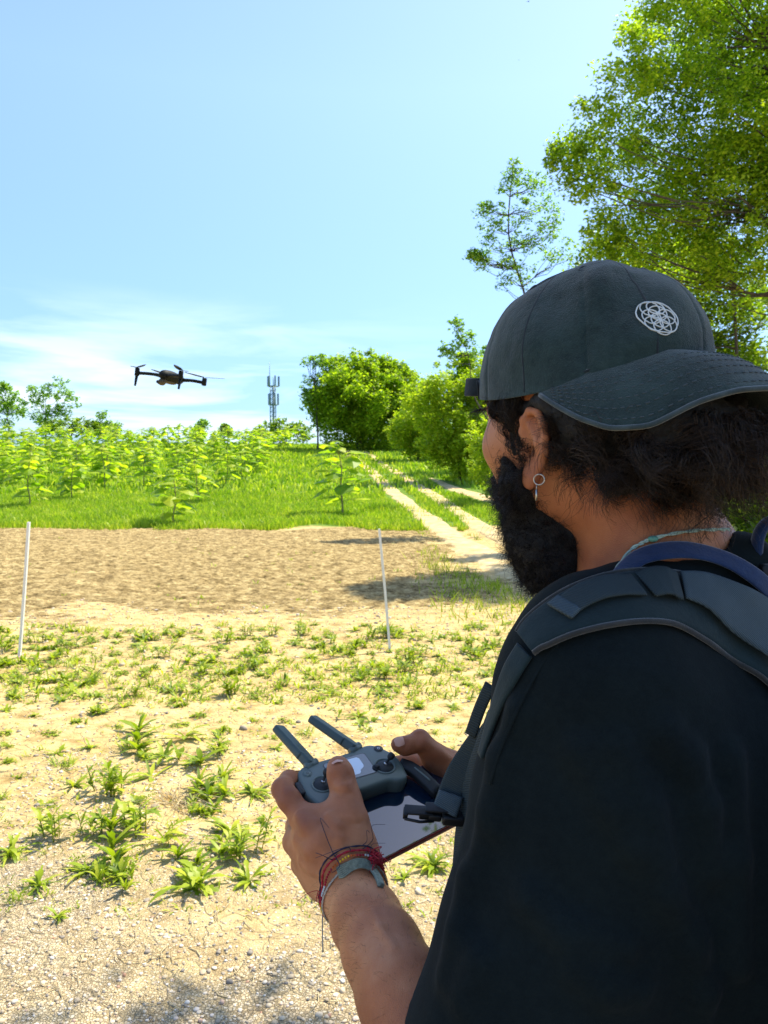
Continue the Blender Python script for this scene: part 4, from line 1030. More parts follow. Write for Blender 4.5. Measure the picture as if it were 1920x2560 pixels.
# head
a.ell(Hd(0, 0, .0), (.094, .075, .098), HR, .02)
a.ell(Hd(.035, 0, -.05), (.058, .057, .080), HR, .03)
a.ell(Hd(.050, 0, -.100), (.040, .040, .030), HR, .03)
a.cap(Hd(.083, .030, -.014), Hd(.083, -.030, -.014), .011, .011, .014)
a.cap(Hd(.090, 0, -.022), Hd(.106, 0, -.052), .007, .010, .012)
for s in (-1, 1):
    a.ell(Hd(.098, .011 * s, -.056), (.009, .008, .006), HR, .006)
    a.ell(Hd(.060, .042 * s, -.052), (.024, .018, .018), HR, .025)
    a.ell(Hd(.098, .031 * s, -.034), (.016, .016, .009), HR, .010, 's')
    a.ell(Hd(.076, .031 * s, -.034), (.013, .015, .0125), HR, .004)
a.cap(Hd(.092, -.02, -.080), Hd(.092, .02, -.080), .007, .007, .008)
a.cap(Hd(.090, -.017, -.090), Hd(.090, .017, -.090), .007, .007, .006)
a.cap(Hd(.102, -.02, -.085), Hd(.102, .02, -.085), .0015, .0015, .003, op='s')
# ears
def ear(sd):
    O = Hd(.016, .0735 * sd, -.056); ph = math.radians(6); eb = -FW * math.cos(ph) + LF * sd * math.sin(ph); en = LF * sd * math.cos(ph) + FW * math.sin(ph)
    E = lambda b, u, n=0.: O + eb * b * .001 + UP * u * .001 + en * n * .001
    hx = [(5, 4, 1), (4, 14, 4), (7, 24, 6), (14, 31, 6), (23, 29, 6), (29, 20, 5.5), (31, 8, 5), (29, -4, 4), (24, -15, 3), (18, -24, 2.5)]
    for p, q in zip(hx[:-1], hx[1:]): a.cap(E(*p), E(*q), .0030, .0030, .003)
    R = np.stack([eb, UP, en], 1)
    a.ell(E(14, 2, 1), (.0150, .026, .0030), R, .004)
    a.ell(E(11, -25, 2), (.0085, .0095, .0040), R, .006)
    a.cap(E(12, 20, 4), E(22, 4, 5), .0022, .0026, .004); a.cap(E(22, 4, 5), E(15, -14, 4), .0026, .0024, .004)
    a.ell(E(12, -2, 6), (.0075, .0105, .0060), R, .004, 's')
    a.ell(E(3, -3, 3), (.0035, .005, .003), R, .003)
    return E
EAR = ear(1); ear(-1)
# neck, trunk
nk0, nk1 = P(1560, 1170, .665), P(1655, 1480, .655)
a.cap(nk0, nk1, .056, .064, .03)
a.cap(P(1490, 1240, .63), P(1640, 1400, .60), .013, .012, .03)
a.cap(P(1655, 1440, .66), P(1490, 1680, .58), .048, .045, .04)
a.cap(P(1680, 1440, .68), (.40, .82, 1.38), .05, .045, .05)
a.ell((.27, .66, 1.27), (.10, .16, .17), HR, .06); a.ell((.27, .66, 1.02), (.10, .15, .14), HR, .06)
# left arm
J = lambda px, py, d: P(px, py, d)
a.cap(J(1490, 1740, .57), J(1190, 2720, .56), .048, .038, .03)
fa = [(1190, 2720, .56, .038), (1058, 2600, .575, .0355), (1004, 2480, .605, .0335), (955, 2375, .65, .0315), (916, 2300, .70, .0300), (886, 2240, .745, .0280), (874, 2200, .765, .0275)]
for p, q in zip(fa[:-1], fa[1:]): a.cap(J(*p[:3]), J(*q[:3]), p[3], q[3], .02)
def chain(pts, k=.006):
    for p, q in zip(pts[:-1], pts[1:]): a.cap(J(*p[:3]), J(*q[:3]), p[3], q[3], k)
# left hand: metacarpals, thumb pad, fingers
for pts in ([(866, 2195, .765, .021), (815, 2110, .768, .021), (758, 2046, .785, .0135)],
            [(862, 2198, .772, .021), (800, 2140, .782, .019), (738, 2104, .800, .0132)],
            [(858, 2205, .780, .020), (805, 2170, .792, .017), (757, 2160, .812, .0118)],
            [(856, 2212, .790, .018), (815, 2200, .802, .015), (790, 2208, .822, .0105)],
            [(875, 2190, .762, .022), (882, 2130, .762, .0205), (874, 2050, .775, .0175)]):
    chain(pts, .022)
a.cap(J(840, 2090, .772), J(862, 2150, .768), .020, .022, .02)
chain([(758, 2046, .785, .0132), (722, 1998, .800, .0118), (706, 1972, .812, .0112), (722, 1950, .835, .0100), (765, 1945, .865, .0088)], .006)       # index
chain([(738, 2104, .800, .0125), (740, 2064, .840, .0112), (760, 2030, .860, .0102), (815, 2010, .875, .0086)], .005)   # middle
chain([(757, 2160, .812, .0115), (762, 2110, .850, .0105), (790, 2075, .868, .0096), (838, 2060, .872, .0082)], .005)   # ring
chain([(790, 2208, .822, .0100), (790, 2160, .852, .0092), (815, 2130, .865, .0084), (855, 2115, .868, .0072)], .005)   # little
chain([(874, 2050, .775, .0170), (866, 1998, .790, .0142), (857, 1962, .800, .0122), (850, 1932, .806, .0124), (845, 1916, .812, .0108)], .010)   # thumb
a.cap(J(800, 2040, .782), J(850, 2035, .782), .010, .012, .016)       # web between thumb and index
a.cap(J(858, 1966, .788), J(857, 1960, .788), .0060, .0060, .008)   # thumb knuckle
# right arm and hand
ra = [(.40, .82, 1.38, .05), (.37, .93, 1.12, .040)]
a.cap(ra[0][:3], ra[1][:3], .048, .040, .03)
rw = J(1190, 1962, .915); a.cap(ra[1][:3], rw, .038, .026, .02)
for pts in ([(1190, 1958, .912, .024), (1130, 1930, .905, .020), (1086, 1890, .898, .0155)],
            [(1190, 1965, .915, .022), (1140, 1950, .912, .018), (1098, 1925, .908, .013)],
            [(1190, 1970, .918, .022), (1140, 1975, .915, .018), (1100, 1958, .912, .0125)],
            [(1190, 1980, .920, .020), (1140, 1998, .916, .016), (1104, 1990, .912, .0115)]):
    chain(pts, .02)
chain([(1086, 1892, .898, .0155), (1066, 1868, .893, .0118), (1050, 1849, .889, .0112), (1030, 1861, .884, .0098), (1012, 1865, .880, .0102), (995, 1861, .876, .0086)], .006)   # thumb
chain([(1098, 1928, .908, .0130), (1060, 1908, .915, .0104), (1028, 1903, .920, .0096), (985, 1908, .920, .0085)], .006)   # index
chain([(1100, 1958, .912, .0125), (1065, 1936, .925, .0110), (1030, 1932, .930, .0102), (985, 1938, .925, .0088)], .006)
chain([(1104, 1990, .912, .0115), (1072, 1968, .925, .0105), (1040, 1962, .930, .0095), (1000, 1966, .925, .0082)], .006)
chain([(1106, 2012, .912, .0100), (1078, 1998, .922, .0092), (1052, 1990, .926, .0084), (1020, 1990, .925, .0074)], .006)
a.cap(J(1140, 1998, .916), J(1106, 2012, .912), .015, .011, .02)
# fine relief: tendons and knuckles
for p, q in (((846, 2150, .748), (766, 2052, .770)), ((838, 2165, .756), (748, 2108, .786))): a.cap(J(*p), J(*q), .004, .005, .016)
for p, q, r_ in (((790, 2150, .765), (800, 2085, .764), .0022), ((800, 2085, .764), (780, 2060, .770), .0018), ((850, 2120, .752), (836, 2060, .760), .0020), ((955, 2330, .66), (975, 2400, .63), .003)):
    a_, g_ = None, None
# skin creases over the joints
_pp = list(body.p)
def crease(pts, r=.0007, k=.0035, dep=.0):
    body.p, keep = list(_pp), body.p; Q = []
    for x_, y_ in pts:
        q_, g_ = hit(body, x_, y_)
        if q_ is not None: Q.append(q_ + g_ * (r * .4 - dep))
    body.p = keep
    for p, q in zip(Q[:-1], Q[1:]): a.cap(p, q, r, r, k, op='s')
for dy in (-7, 0, 6): crease([(834, 1944 + dy), (846, 1949 + dy * .9), (862, 1949 + dy * .8), (876, 1942 + dy)])
for dy in (0, 6): crease([(830, 1975 + dy), (850, 1984 + dy), (880, 1980 + dy)], .0006)
for dx in (0, 6, 12): crease([(690 + dx, 1962 - dx), (686 + dx, 1976), (694 + dx, 1994)], .0006)
for dx in (0, 5, 10): crease([(1040 + dx, 1834), (1044 + dx, 1846), (1042 + dx, 1858)], .0007)
crease([(1012, 1846), (1016, 1856), (1014, 1868)], .0006)
crease([(828, 2165), (850, 2160), (880, 2158)], .0006); crease([(855, 2052), (880, 2060), (905, 2056)], .0006); crease([(735, 2040), (748, 2056), (756, 2078)], .0006)
# raised veins and tendons on the back of the hand and forearm
def vein(pts, r=.0016, k=.009, lift=0.):
    body.p, keep = list(_pp), body.p; Q = []
    for x_, y_ in pts:
        q_, g_ = hit(body, x_, y_)
        if q_ is not None: Q.append(q_ - g_ * (r * .35 - lift))
    body.p = keep
    for p, q in zip(Q[:-1], Q[1:]): a.cap(p, q, r, r, k)
vein([(835, 2150), (800, 2110), (768, 2066), (750, 2040)], .0026, .014); vein([(815, 2165), (775, 2130), (742, 2100)], .0026, .014); vein([(812, 2185), (780, 2170), (755, 2155)], .0024, .012)
vein([(870, 2140), (846, 2100), (842, 2065), (822, 2040)], .0016); vein([(846, 2100), (805, 2085), (790, 2060)], .0014)
vein([(930, 2270), (950, 2320), (985, 2370)], .0013, .006)
vein([(1060, 1858), (1095, 1882), (1130, 1905)], .0026, .012)
print('body sdf', len(body.p))
V, F = body.mesh(.0021, (-.2, .40, .88), (.56, 1.06, 1.76))
F = [F[0]]; pm('body', V, F, M['skin'])
print('body verts', len(V))

# fingernails
def nail(tip, back, up, w, L):
    T = nrm(np.asarray(back) - tip); U = nrm(up - T * (up @ T)); S = np.cross(T, U); V = []; F = []
    n, m = 7, 7
    for i in range(n):
        for j in range(m):
            u = i / (n - 1); v = j / (m - 1) * 2 - 1; ww = w * (1 - .25 * (2 * u - 1) ** 4) * (1 - .35 * max(0, .25 - u) * 4)
            V.append(tip + T * L * u + S * v * ww + U * (-(v * v) * w * .30 + .0006 - .0014 * (1 - u) ** 2))
    for i in range(n - 1):
        for j in range(m - 1): F.append((i * m + j, i * m + j + 1, (i + 1) * m + j + 1, (i + 1) * m + j))
    return np.array(V), F
def add_nail(pa, pb, px, w, L, off=.0006):
    q, g = hit(body, *px)
    if q is None: return
    T = nrm(P(*pb) - P(*pa)); T = nrm(T - g * (T @ g)); V, F = nail(q + g * off - T * L * .5, q + T, g, w, L); pm('fingernail', V, F, M['nail'])
add_nail((990, 1855, .876), (1020, 1853, .884), (998, 1853), .0060, .0115)
add_nail((845, 1900, .80), (852, 1935, .80), (843, 1903), .0062, .0055)

# ------------------------------------------------------------------ t-shirt
shirt = SDF(); s_ = shirt
sl_ = [(1490, 1735, .565, .068), (1440, 2020, .565, .073), (1392, 2300, .56, .078), (1290, 2640, .545, .084)]
s_.cap(P(1500, 1600, .585), P(1490, 1735, .565), .050, .066, .03)
for p, q in zip(sl_[:-1], sl_[1:]): s_.cap(P(*p[:3]), P(*q[:3]), p[3], q[3], .03)
s_.cap(P(1640, 1545, .655), P(1490, 1670, .58), .046, .050, .05)
s_.cap(P(1700, 1500, .68), (.40, .82, 1.39), .055, .06, .05)
s_.ell((.275, .655, 1.26), (.135, .185, .20), HR, .06)
s_.cap((.275, .655, 1.20), (.285, .65, .93), .145, .155, .06)
s_.cap(P(1345, 1930, .68), P(1322, 2560, .66), .065, .070, .04)
s_.cap((.40, .82, 1.37), (.39, .90, 1.18), .062, .07, .05)
s_.cap(P(1848, 1398, .635), P(1800, 1500, .64), .0200, .045, .02)
s_.cap(P(1640, 1500, .600), P(1850, 1440, .615), .034, .028, .03)
# folds
def fold(pts, r, k=.02, dz=0.):
    Q = []
    for px, py in pts:
        q, g = hit(shirt, px, py)
        if q is not None: Q.append(q + g * dz)
    for p, q in zip(Q[:-1], Q[1:]): s_.cap(p, q, r, r * .9, k)
folds = [[(1455, 1880), (1530, 2010), (1590, 2110), (1660, 2230), (1740, 2360)], [(1540, 1870), (1610, 2020), (1650, 2140)], [(1660, 1830), (1720, 1900), (1760, 2020), (1780, 2180)],
         [(1250, 1900), (1225, 2030), (1190, 2180)], [(1300, 1780), (1262, 1900), (1240, 2060)], [(1830, 1900), (1840, 2150), (1846, 2420)], [(1730, 2360), (1760, 2480), (1735, 2600)],
         [(1170, 2200), (1150, 2330), (1120, 2440)], [(1330, 2250), (1420, 2330), (1560, 2370)], [(1200, 2400), (1160, 2500)], [(1440, 2420), (1520, 2470), (1600, 2480)]]
pre = list(s_.p)
for f in folds:
    keep = s_.p; s_.p = list(pre); Q = []
    for px, py in f:
        q, g = hit(shirt, px, py)
        if q is not None: Q.append(q - g * .0020)
    s_.p = keep
    for p, q in zip(Q[:-1], Q[1:]): s_.cap(p, q, .0085, .0065, .014)
# necklines and hem openings
s_.cap(nk0, P(1655, 1450, .652), .052, .0680, .006, op='s')
s_.cap(P(1215, 2600, .565), P(1120, 2700, .60), .060, .085, .01, op='s')
def wr(q):
    n = fbm(q * np.array([9, 9, 5], np.float32), 3, 2) * .010 + fbm(q * np.array([30, 30, 12], np.float32), 8, 2) * .0030
    return n.astype(np.float32)
s_.add(wr, (.27, .66, 1.2), 9., 1, 'd')
V, F = shirt.mesh(.0036, (-.02, .38, .86), (.58, 1.02, 1.58))
SH = pm('t_shirt', V, F, M['shirt'])
def shp(px, py, off=0.):
    q, g = hit(shirt, px, py, off=off); return q, g
def surf_strip(S, pxs, w, t, off, n=40, name='strap', mat='pad', parent=man, origin=MO, smoothn=True):
    Q = []; N = []
    for px in pxs:
        if len(px) == 3: q = P(*px); q2, g = proj_on(S, q[None], 0); q, g = q2[0], g[0]
        else:
            q, g = hit(S, *px)
            if q is None: continue
        Q.append(q + g * off); N.append(g)
    q = bez(Q, n); g = bez(N, n); g /= np.linalg.norm(g, axis=1, keepdims=True)
    ww = np.interp(np.linspace(0, 1, n), np.linspace(0, 1, len(w)), w) if hasattr(w, '__len__') else w
    V, F = strip(q, ww, t, g); return V, F, q, g, ww
# sleeve seam
Vs, Fs, *_ = surf_strip(shirt, [(1457, 1556), (1400, 1604), (1345, 1680), (1292, 1780), (1250, 1880), (1226, 1960)], .0011, .0007, .0003, 40)
pm('seam', Vs, Fs, M['shirt'], man)

# trousers and shoes
tr = SDF(); hip = np.array([.285, .65, .92])
tr.ell(hip, (.125, .165, .11), HR, .05)
for s in (-1, 1):
    k_ = hip + LF * s * .09 + FW * (.03 if s > 0 else -.02) + np.array([0, 0, -.43]); an = hip + LF * s * .10 + FW * (-.02 if s > 0 else -.03) + np.array([0, 0, -.84])
    tr.cap(hip + LF * s * .08, k_, .095, .072, .04); tr.cap(k_, an, .072, .062, .03)
tr.add(lambda q: (fbm(q * np.array([12, 12, 8], np.float32), 5, 2) * .012).astype(np.float32), hip, 9, 1, 'd')
V, F = tr.mesh(.008, (-.1, .3, .03), (.6, 1.0, 1.06)); pm('trousers', V, F, M['trouser'])
for s in (-1, 1):
    an = hip + LF * s * .10 + FW * (-.02 if s > 0 else -.03); an[2] = .05; sh = SDF(); sh.cap(an - FW * .04 + UP * .0, an + FW * .13 - UP * .008, .042, .036, .02); sh.cap(an - FW * .02, an - FW * .02 + UP * .06, .042, .040, .02)
    sh.add(lambda q: (.004 - q[:, 2]), an, 1, .004, 'x') if False else None
    V, F = sh.mesh(.006, an - .2, an + .25); V[:, 2] = np.maximum(V[:, 2], .006); pm('shoe', V, F, M['capdark'])

# ------------------------------------------------------------------ cap
CB = -FW
tilt = math.radians(3.6)
cu = nrm(UP * math.cos(tilt) + FW * math.sin(tilt)); cb = nrm(CB * math.cos(tilt) + UP * math.sin(tilt)); cs_ = LF
CC = P(1476, 945, .66)
def crown_pt(th, ph, off=0.):
    """th from the back (brim side) towards the man's left; ph 0 rim .. pi/2 button"""
    th = np.asarray(th, float); ph = np.asarray(ph, float)
    A_, B_, Hh = .1045 + off, .0880 + off, .0930 + off
    c = np.cos(ph) ** .92; s = np.sin(ph) ** .96
    bulge = 1 + .030 * np.sin(ph * 2) * np.cos(th) ** 2 * (np.cos(th) > 0)
    seam = np.abs(((th / (np.pi / 3) + .0) % 1.0) - .5) * 2     # 1 on panel seams
    crease = -.0016 * np.exp(-((1 - seam) / .05) ** 2) * np.clip(c * 1.5, 0, 1)
    r1 = (A_ * bulge + crease) * c; r2 = (B_ * bulge + crease) * c
    return CC + (r1 * np.cos(th))[..., None] * cb + (r2 * np.sin(th))[..., None] * cs_ + (Hh * s - .019 * np.sin(th) ** 2 * (1 - s) ** 2)[..., None] * cu
capo = empty('cap', (0, 0, 0)); capo.parent = man; capo['label'] = 'washed dark grey baseball cap worn backwards'
capo.location = (0, 0, 0)
nt_, np_ = 300, 90
th = np.linspace(0, 2 * np.pi, nt_, endpoint=False); ph = np.linspace(-.10, np.pi / 2 - .004, np_)
TH, PH = np.meshgrid(th, ph); Q = crown_pt(TH, np.maximum(PH, 0.0)); Q = Q + (np.minimum(PH, 0) * .03)[..., None] * cu
fl = Q.reshape(-1, 3); ctr = CC + cu * .02; nn = fl - ctr; nn /= np.linalg.norm(nn, axis=1, keepdims=True)
dn = fbm(fl * 16, 2, 3) * .0095 + fbm(fl * np.array([60, 60, 25]), 5, 2) * .0034
# a soft dent and fold on the side panels
for cpx, amp, rad in (((1590, 745), -.0085, .022), ((1500, 690), .005, .018), ((1660, 740), .003, .02), ((1400, 745), -.006, .02), ((1680, 850), .004, .02), ((1450, 860), -.004, .03), ((1300, 850), .003, .03)):
    rr = ray(*cpx); tt = ((fl - CAM) @ rr) / (rr @ rr); dd = np.linalg.norm(fl - (CAM + tt[:, None] * rr), axis=1); dn += amp * np.exp(-(dd / rad) ** 2) * (nn @ nrm(-rr) > 0)
fl = fl + nn * dn[:, None] * np.clip((PH.ravel() + .05) * 5, 0, 1)[:, None]
# opening above the strap (front of the man's forehead)
i = np.arange(np_ - 1)[:, None]; j = np.arange(nt_)[None]; j2 = (j + 1) % nt_
F = np.stack([i * nt_ + j, i * nt_ + j2, (i + 1) * nt_ + j2, (i + 1) * nt_ + j], -1).reshape(-1, 4)
fc = fl[F].mean(1) - CC; fb = fc @ -cb; fsd = fc @ cs_; fz = fc @ cu
opening = (fb > 0) & (np.hypot(fsd / .036, (fz + .004) / .042) < 1)
F = F[~opening]
crown = mesh_obj('crown', fl - MO, [F], M['cap'], capo); sm = crown.modifiers.new('thick', 'SOLIDIFY'); sm.thickness = .002; sm.offset = -1
def crown_surf(q):
    """nearest displaced crown vertex position for points"""
    q = np.atleast_2d(q); out = []
    for p in q: out.append(fl[np.argmin(((fl - p) ** 2).sum(1))])
    return np.array(out)
# seams with stitching
for k in range(6):
    tk = (k + .5) * np.pi / 3
    for dth in (-.050, 0, .050):
        phs = np.linspace(.0, 1.45, 60); q = crown_surf(crown_pt(tk + dth / np.maximum(np.cos(phs), .12) * .5, phs)); n_ = q - ctr; n_ /= np.linalg.norm(n_, axis=1, keepdims=True)
        mb = MB(); mb.tube(bez(q[::4], 60) + n_[:] * (.0004 if dth else .0010) - MO, .0007 if dth else .0016, 5); mb.build('stitched_seam', M['stitch'] if dth else M['capdark'], capo)
    ey = crown_surf(crown_pt((k + 1.0) * np.pi / 3 + .0, 1.02)[None])[0]; n_ = nrm(ey - ctr); T = nrm(np.cross(n_, UP)); B2 = np.cross(n_, T)
    mb = MB(); ring = [ey + n_ * .0008 + (T * math.cos(x) + B2 * math.sin(x)) * .0042 - MO for x in np.linspace(0, 6.283, 17)[:-1]]; mb.tube(ring, .0015, 6, closed=True)
    mb.add(*[np.array([ey + n_ * .0006 + (T * math.cos(x) + B2 * math.sin(x)) * .0036 - MO for x in np.linspace(0, 6.283, 13)[:-1]]), [tuple(range(12))]])
    mb.build('eyelet', M['capdark'], capo)
bt = SDF(); tp = crown_pt(0, np.pi / 2 - .01); bt.ell(tp + cu * .001, (.0085, .0085, .0042), np.stack([cb, cs_, cu], 1))
V, F = bt.mesh(.001, tp - .015, tp + .015); mesh_obj('button', V - MO, F, M['cap'], capo)
# rim band stitching
for pz in (.012, .10):
    q = crown_surf(crown_pt(np.linspace(-2.35, 2.35, 110), np.full(110, pz))); n_ = q - CC; n_ -= np.outer(n_ @ cu, cu); n_ /= np.linalg.norm(n_, axis=1, keepdims=True)
    mb = MB(); mb.tube(q + n_ * .0005 - MO, .0007, 4); mb.build('stitched_seam', M['stitch'], capo)
# brim
_bs = [0, .09, .22, .36, .52, .68, .82, .93, 1.0]
_bb = [.166, .163, .152, .135, .110, .085, .060, .035, .013]; _bl = [0, .015, .038, .060, .080, .092, .096, .094, .0885]; _bz = [1.617, 1.617, 1.615, 1.607, 1.590, 1.589, 1.598, 1.6105, 1.622]
_fs = np.linspace(0, 1, 60)
def _sm(y):
    from_ = np.interp(_fs, _bs, y); k = np.hanning(9); k /= k.sum(); pad = np.concatenate([from_[4:0:-1] * (1 if y is not _bl else -1), from_, 2 * from_[-1] - from_[-2:-6:-1]]); return np.convolve(pad, k, 'valid')
_Bb, _Bl, _Bz = _sm(_bb), _sm(_bl), _sm(_bz)
_pz = ([0, 25, 45, 60, 83], [1.650, 1.6500, 1.640, 1.634, 1.622])
def brim_pt(s, t, off=0.):
    s = np.asarray(s, float); psi = s * math.radians(83); a_ = np.abs(s)
    ib, il, iz = .1040 * np.cos(psi), .0875 * np.sin(psi), np.interp(np.abs(np.degrees(psi)), *_pz)
    ob, ol_, oz = np.interp(a_, _fs, _Bb), np.interp(a_, _fs, _Bl) * np.sign(s), np.interp(a_, _fs, _Bz)
    b = ib + (ob - ib) * t; l = il + (ol_ - il) * t; z = iz + (oz - iz) * t + .007 * np.sin(np.pi * t) * (1 - a_ ** 4) + off
    q = b[..., None] * CB + l[..., None] * LF; q[..., 0] += CC[0]; q[..., 1] += CC[1]; q[..., 2] = z; return q
ns, ntt = 90, 26
S_, T_ = np.meshgrid(np.linspace(-1, 1, ns), np.linspace(0, 1, ntt))
top = brim_pt(S_, T_).reshape(-1, 3); top += (fbm(top * 30, 4, 2) * .002)[:, None] * cu
i = np.arange(ntt - 1)[:, None]; j = np.arange(ns - 1)[None]
F = np.stack([i * ns + j, i * ns + j + 1, (i + 1) * ns + j + 1, (i + 1) * ns + j], -1).reshape(-1, 4)
br = mesh_obj('brim', top - MO, [F], M['cap'], capo); sm = br.modifiers.new('thick', 'SOLIDIFY'); sm.thickness = .0034; sm.offset = -1
bv = br.modifiers.new('bevel', 'BEVEL'); bv.width = .0012; bv.segments = 2
mb = MB(); edge = brim_pt(np.linspace(-.985, .985, 100), np.full(100, 1.0)); mb.tube(edge - cu * .0017 - MO, .0021, 6); mb.build('brim_piping', M['capworn'], capo)
for tt in (.93, .80, .68, .56, .44, .32):
    sp_ = np.linspace(-.93, .93, 110); q = brim_pt(sp_, np.full(110, tt)); mb = MB()
    for a_ in range(0, 109, 2): mb.tube(q[a_:a_ + 2] + cu * .0003 - MO, .00055, 4)
    mb.build('stitched_seam', M['stitch'], capo)
mb = MB(); q = brim_pt(np.linspace(-.99, .99, 90), np.full(90, .012)); mb.tube(q + cu * .0006 - MO, .0014, 5); mb.build('brim_joint', M['capdark'], capo)
# strap across the forehead opening, with its end sticking out
a0 = crown_pt(np.pi - .62, .02); a1 = crown_pt(np.pi + .62, .02)
ring = [crown_pt(x, .0) + (crown_pt(x, .0) - CC) * .03 + cu * .006 for x in np.linspace(np.pi - .75, np.pi + .75, 14)]
V, F = strip(np.array(ring) - MO, .0085, .0009, [nrm(p - CC) for p in ring]); mesh_obj('strap', V, F, M['capdark'], capo)
e0 = P(1208, 968, .715); e1 = P(1164, 968, .725)
V, F = strip(np.array([e0, (e0 + e1) / 2, e1]) - MO, .0088, .0012, nrm([-.1, -1, .05])); mesh_obj('strap_end', V, F, M['capdark'], capo)
# embroidered flower emblem
def crown_hit(px, py):
    r = ray(px, py); v = fl - CAM; t = (v @ r) / (r @ r); d = np.linalg.norm(v - t[:, None] * r, axis=1) + 0 * t
    fr = (nn @ r) < 0; d = np.where(fr, d, 9.); k = np.argsort(d)[:4]; w = 1 / (d[k] + 1e-5); return (fl[k] * w[:, None]).sum(0) / w.sum(), nrm((nn[k] * w[:, None]).sum(0))
LGU = np.array([40., 19.0]); LGV = np.array([11., -29.])      # the emblem's axes as embroidered on the panel
lc = np.array([1642, 798]); lq, ln = crown_hit(*lc)
ax_u = crown_hit(*(lc + LGU))[0] - lq; ax_v = crown_hit(*(lc + LGV))[0] - lq
emb = MB()
def emb_line(pts, r=.0009):
    q = np.array([lq + ax_u * u + ax_v * v for u, v in pts]); out = []
    for p in q:
        d = ((fl - p) ** 2).sum(1); k = np.argsort(d)[:4]; w = 1 / (np.sqrt(d[k]) + 1e-4); s0 = (fl[k] * w[:, None]).sum(0) / w.sum(); n0 = nrm((nn[k] * w[:, None]).sum(0))
        out.append(p + n0 * ((s0 - p) @ n0 + .0028))
    emb.tube(np.array(out) - MO, r, 5)
cc6 = [(0, 0)] + [(.5 * math.cos(a_), .5 * math.sin(a_)) for a_ in np.arange(6) * math.pi / 3]
ca_ = np.linspace(0, 2 * np.pi, 33)
for cx, cy in cc6: emb_line(np.stack([cx * 1.0 + .1 + .5 * np.cos(ca_), cy * 1.0 - .12 + .5 * np.sin(ca_)], 1), .00055)
emb_line(np.stack([-.62 + .52 * np.cos(ca_), .42 + .52 * np.sin(ca_)], 1), .00055)
emb_line(np.stack([-.35 + .5 * np.cos(ca_), .62 + .42 * np.sin(ca_)], 1), .00055)
ol = []
for x in np.linspace(0, 2 * np.pi, 60):
    ex, ey = 1.16 * math.cos(x), 1.02 * math.sin(x); k_ = 1 + .05 * abs(math.sin(3 * x)); ol.append((ex * k_ - .08, ey * k_ + .05))
emb_line(ol, .0006)
emb.build('embroidered_emblem', M['white_thread'], capo)
# ------------------------------------------------------------------ hair and beard
def strands(roots, dirs, L, seg, rad, rg, curl=.0015, freq=2.2, grav=.3, wav=.3, taper=True, clump=None):
    n = len(roots); t = np.linspace(0, 1, seg + 1)
    L = np.broadcast_to(np.asarray(L, float), (n,)); d = dirs / (np.linalg.norm(dirs, axis=1, keepdims=True) + 1e-9)
    u = np.cross(d, rg.normal(0, 1, (n, 3))); u /= np.linalg.norm(u, axis=1, keepdims=True) + 1e-9; v = np.cross(d, u)
    ph = rg.uniform(0, 6.28, n); fr = freq * rg.uniform(.6, 1.5, n); cu_ = curl * rg.uniform(.4, 1.5, n); sgn = rg.choice([-1, 1], n)
    drift = rg.normal(0, wav, (n, 3))
    if clump is not None:       # strands of one lock share their wave
        h_ = np.floor(roots * clump).astype(int); k_ = (h_[:, 0] * 73856093 ^ h_[:, 1] * 19349663 ^ h_[:, 2] * 83492791) & 0xffff
        r2 = np.random.default_rng(77); A0 = r2.uniform(0, 6.28, 65536)[k_]; ph = A0 + rg.normal(0, .35, n); fr = freq * r2.uniform(.6, 1.5, 65536)[k_]; cu_ = curl * r2.uniform(.6, 1.4, 65536)[k_]; sgn = r2.choice([-1, 1], 65536)[k_]
        u = np.cross(d, r2.normal(0, 1, (65536, 3))[k_]); u /= np.linalg.norm(u, axis=1, keepdims=True) + 1e-9; v = np.cross(d, u); drift = r2.normal(0, wav, (65536, 3))[k_] + drift * .25
    P_ = roots[:, None] + d[:, None] * (L[:, None] * t)[..., None] + drift[:, None] * (L[:, None] * t ** 2)[..., None] + np.array([0, 0, -1.]) * (grav * L[:, None] * t ** 2)[..., None]
    an = ph[:, None] + sgn[:, None] * fr[:, None] * t * 6.283; amp = cu_[:, None] * np.minimum(t * 3, 1)
    P_ = P_ + u[:, None] * (amp * np.cos(an))[..., None] + v[:, None] * (amp * np.sin(an))[..., None]
    T = np.gradient(P_, axis=1); T /= np.linalg.norm(T, axis=2, keepdims=True) + 1e-9
    A = np.cross(T, np.array([.31, .62, .72])); A /= np.linalg.norm(A, axis=2, keepdims=True) + 1e-9; B = np.cross(T, A)
    rr = rad * (1 - .75 * t if taper else np.ones_like(t)); V = []
    for k in range(3):
        a_ = k * 2.0944; V.append(P_ + (A * math.cos(a_) + B * math.sin(a_)) * rr[None, :, None])
    V = np.stack(V, 2).reshape(-1, 3); m = seg + 1
    s = np.arange(n)[:, None, None] * m * 3; i = np.arange(seg)[None, :, None] * 3; k = np.arange(3)[None, None]; k2 = (k + 1) % 3
    F = np.stack([s + i + k, s + i + k2, s + i + 3 + k2, s + i + 3 + k], -1).reshape(-1, 4)
    return V, [F]
hr = np.random.default_rng(3)
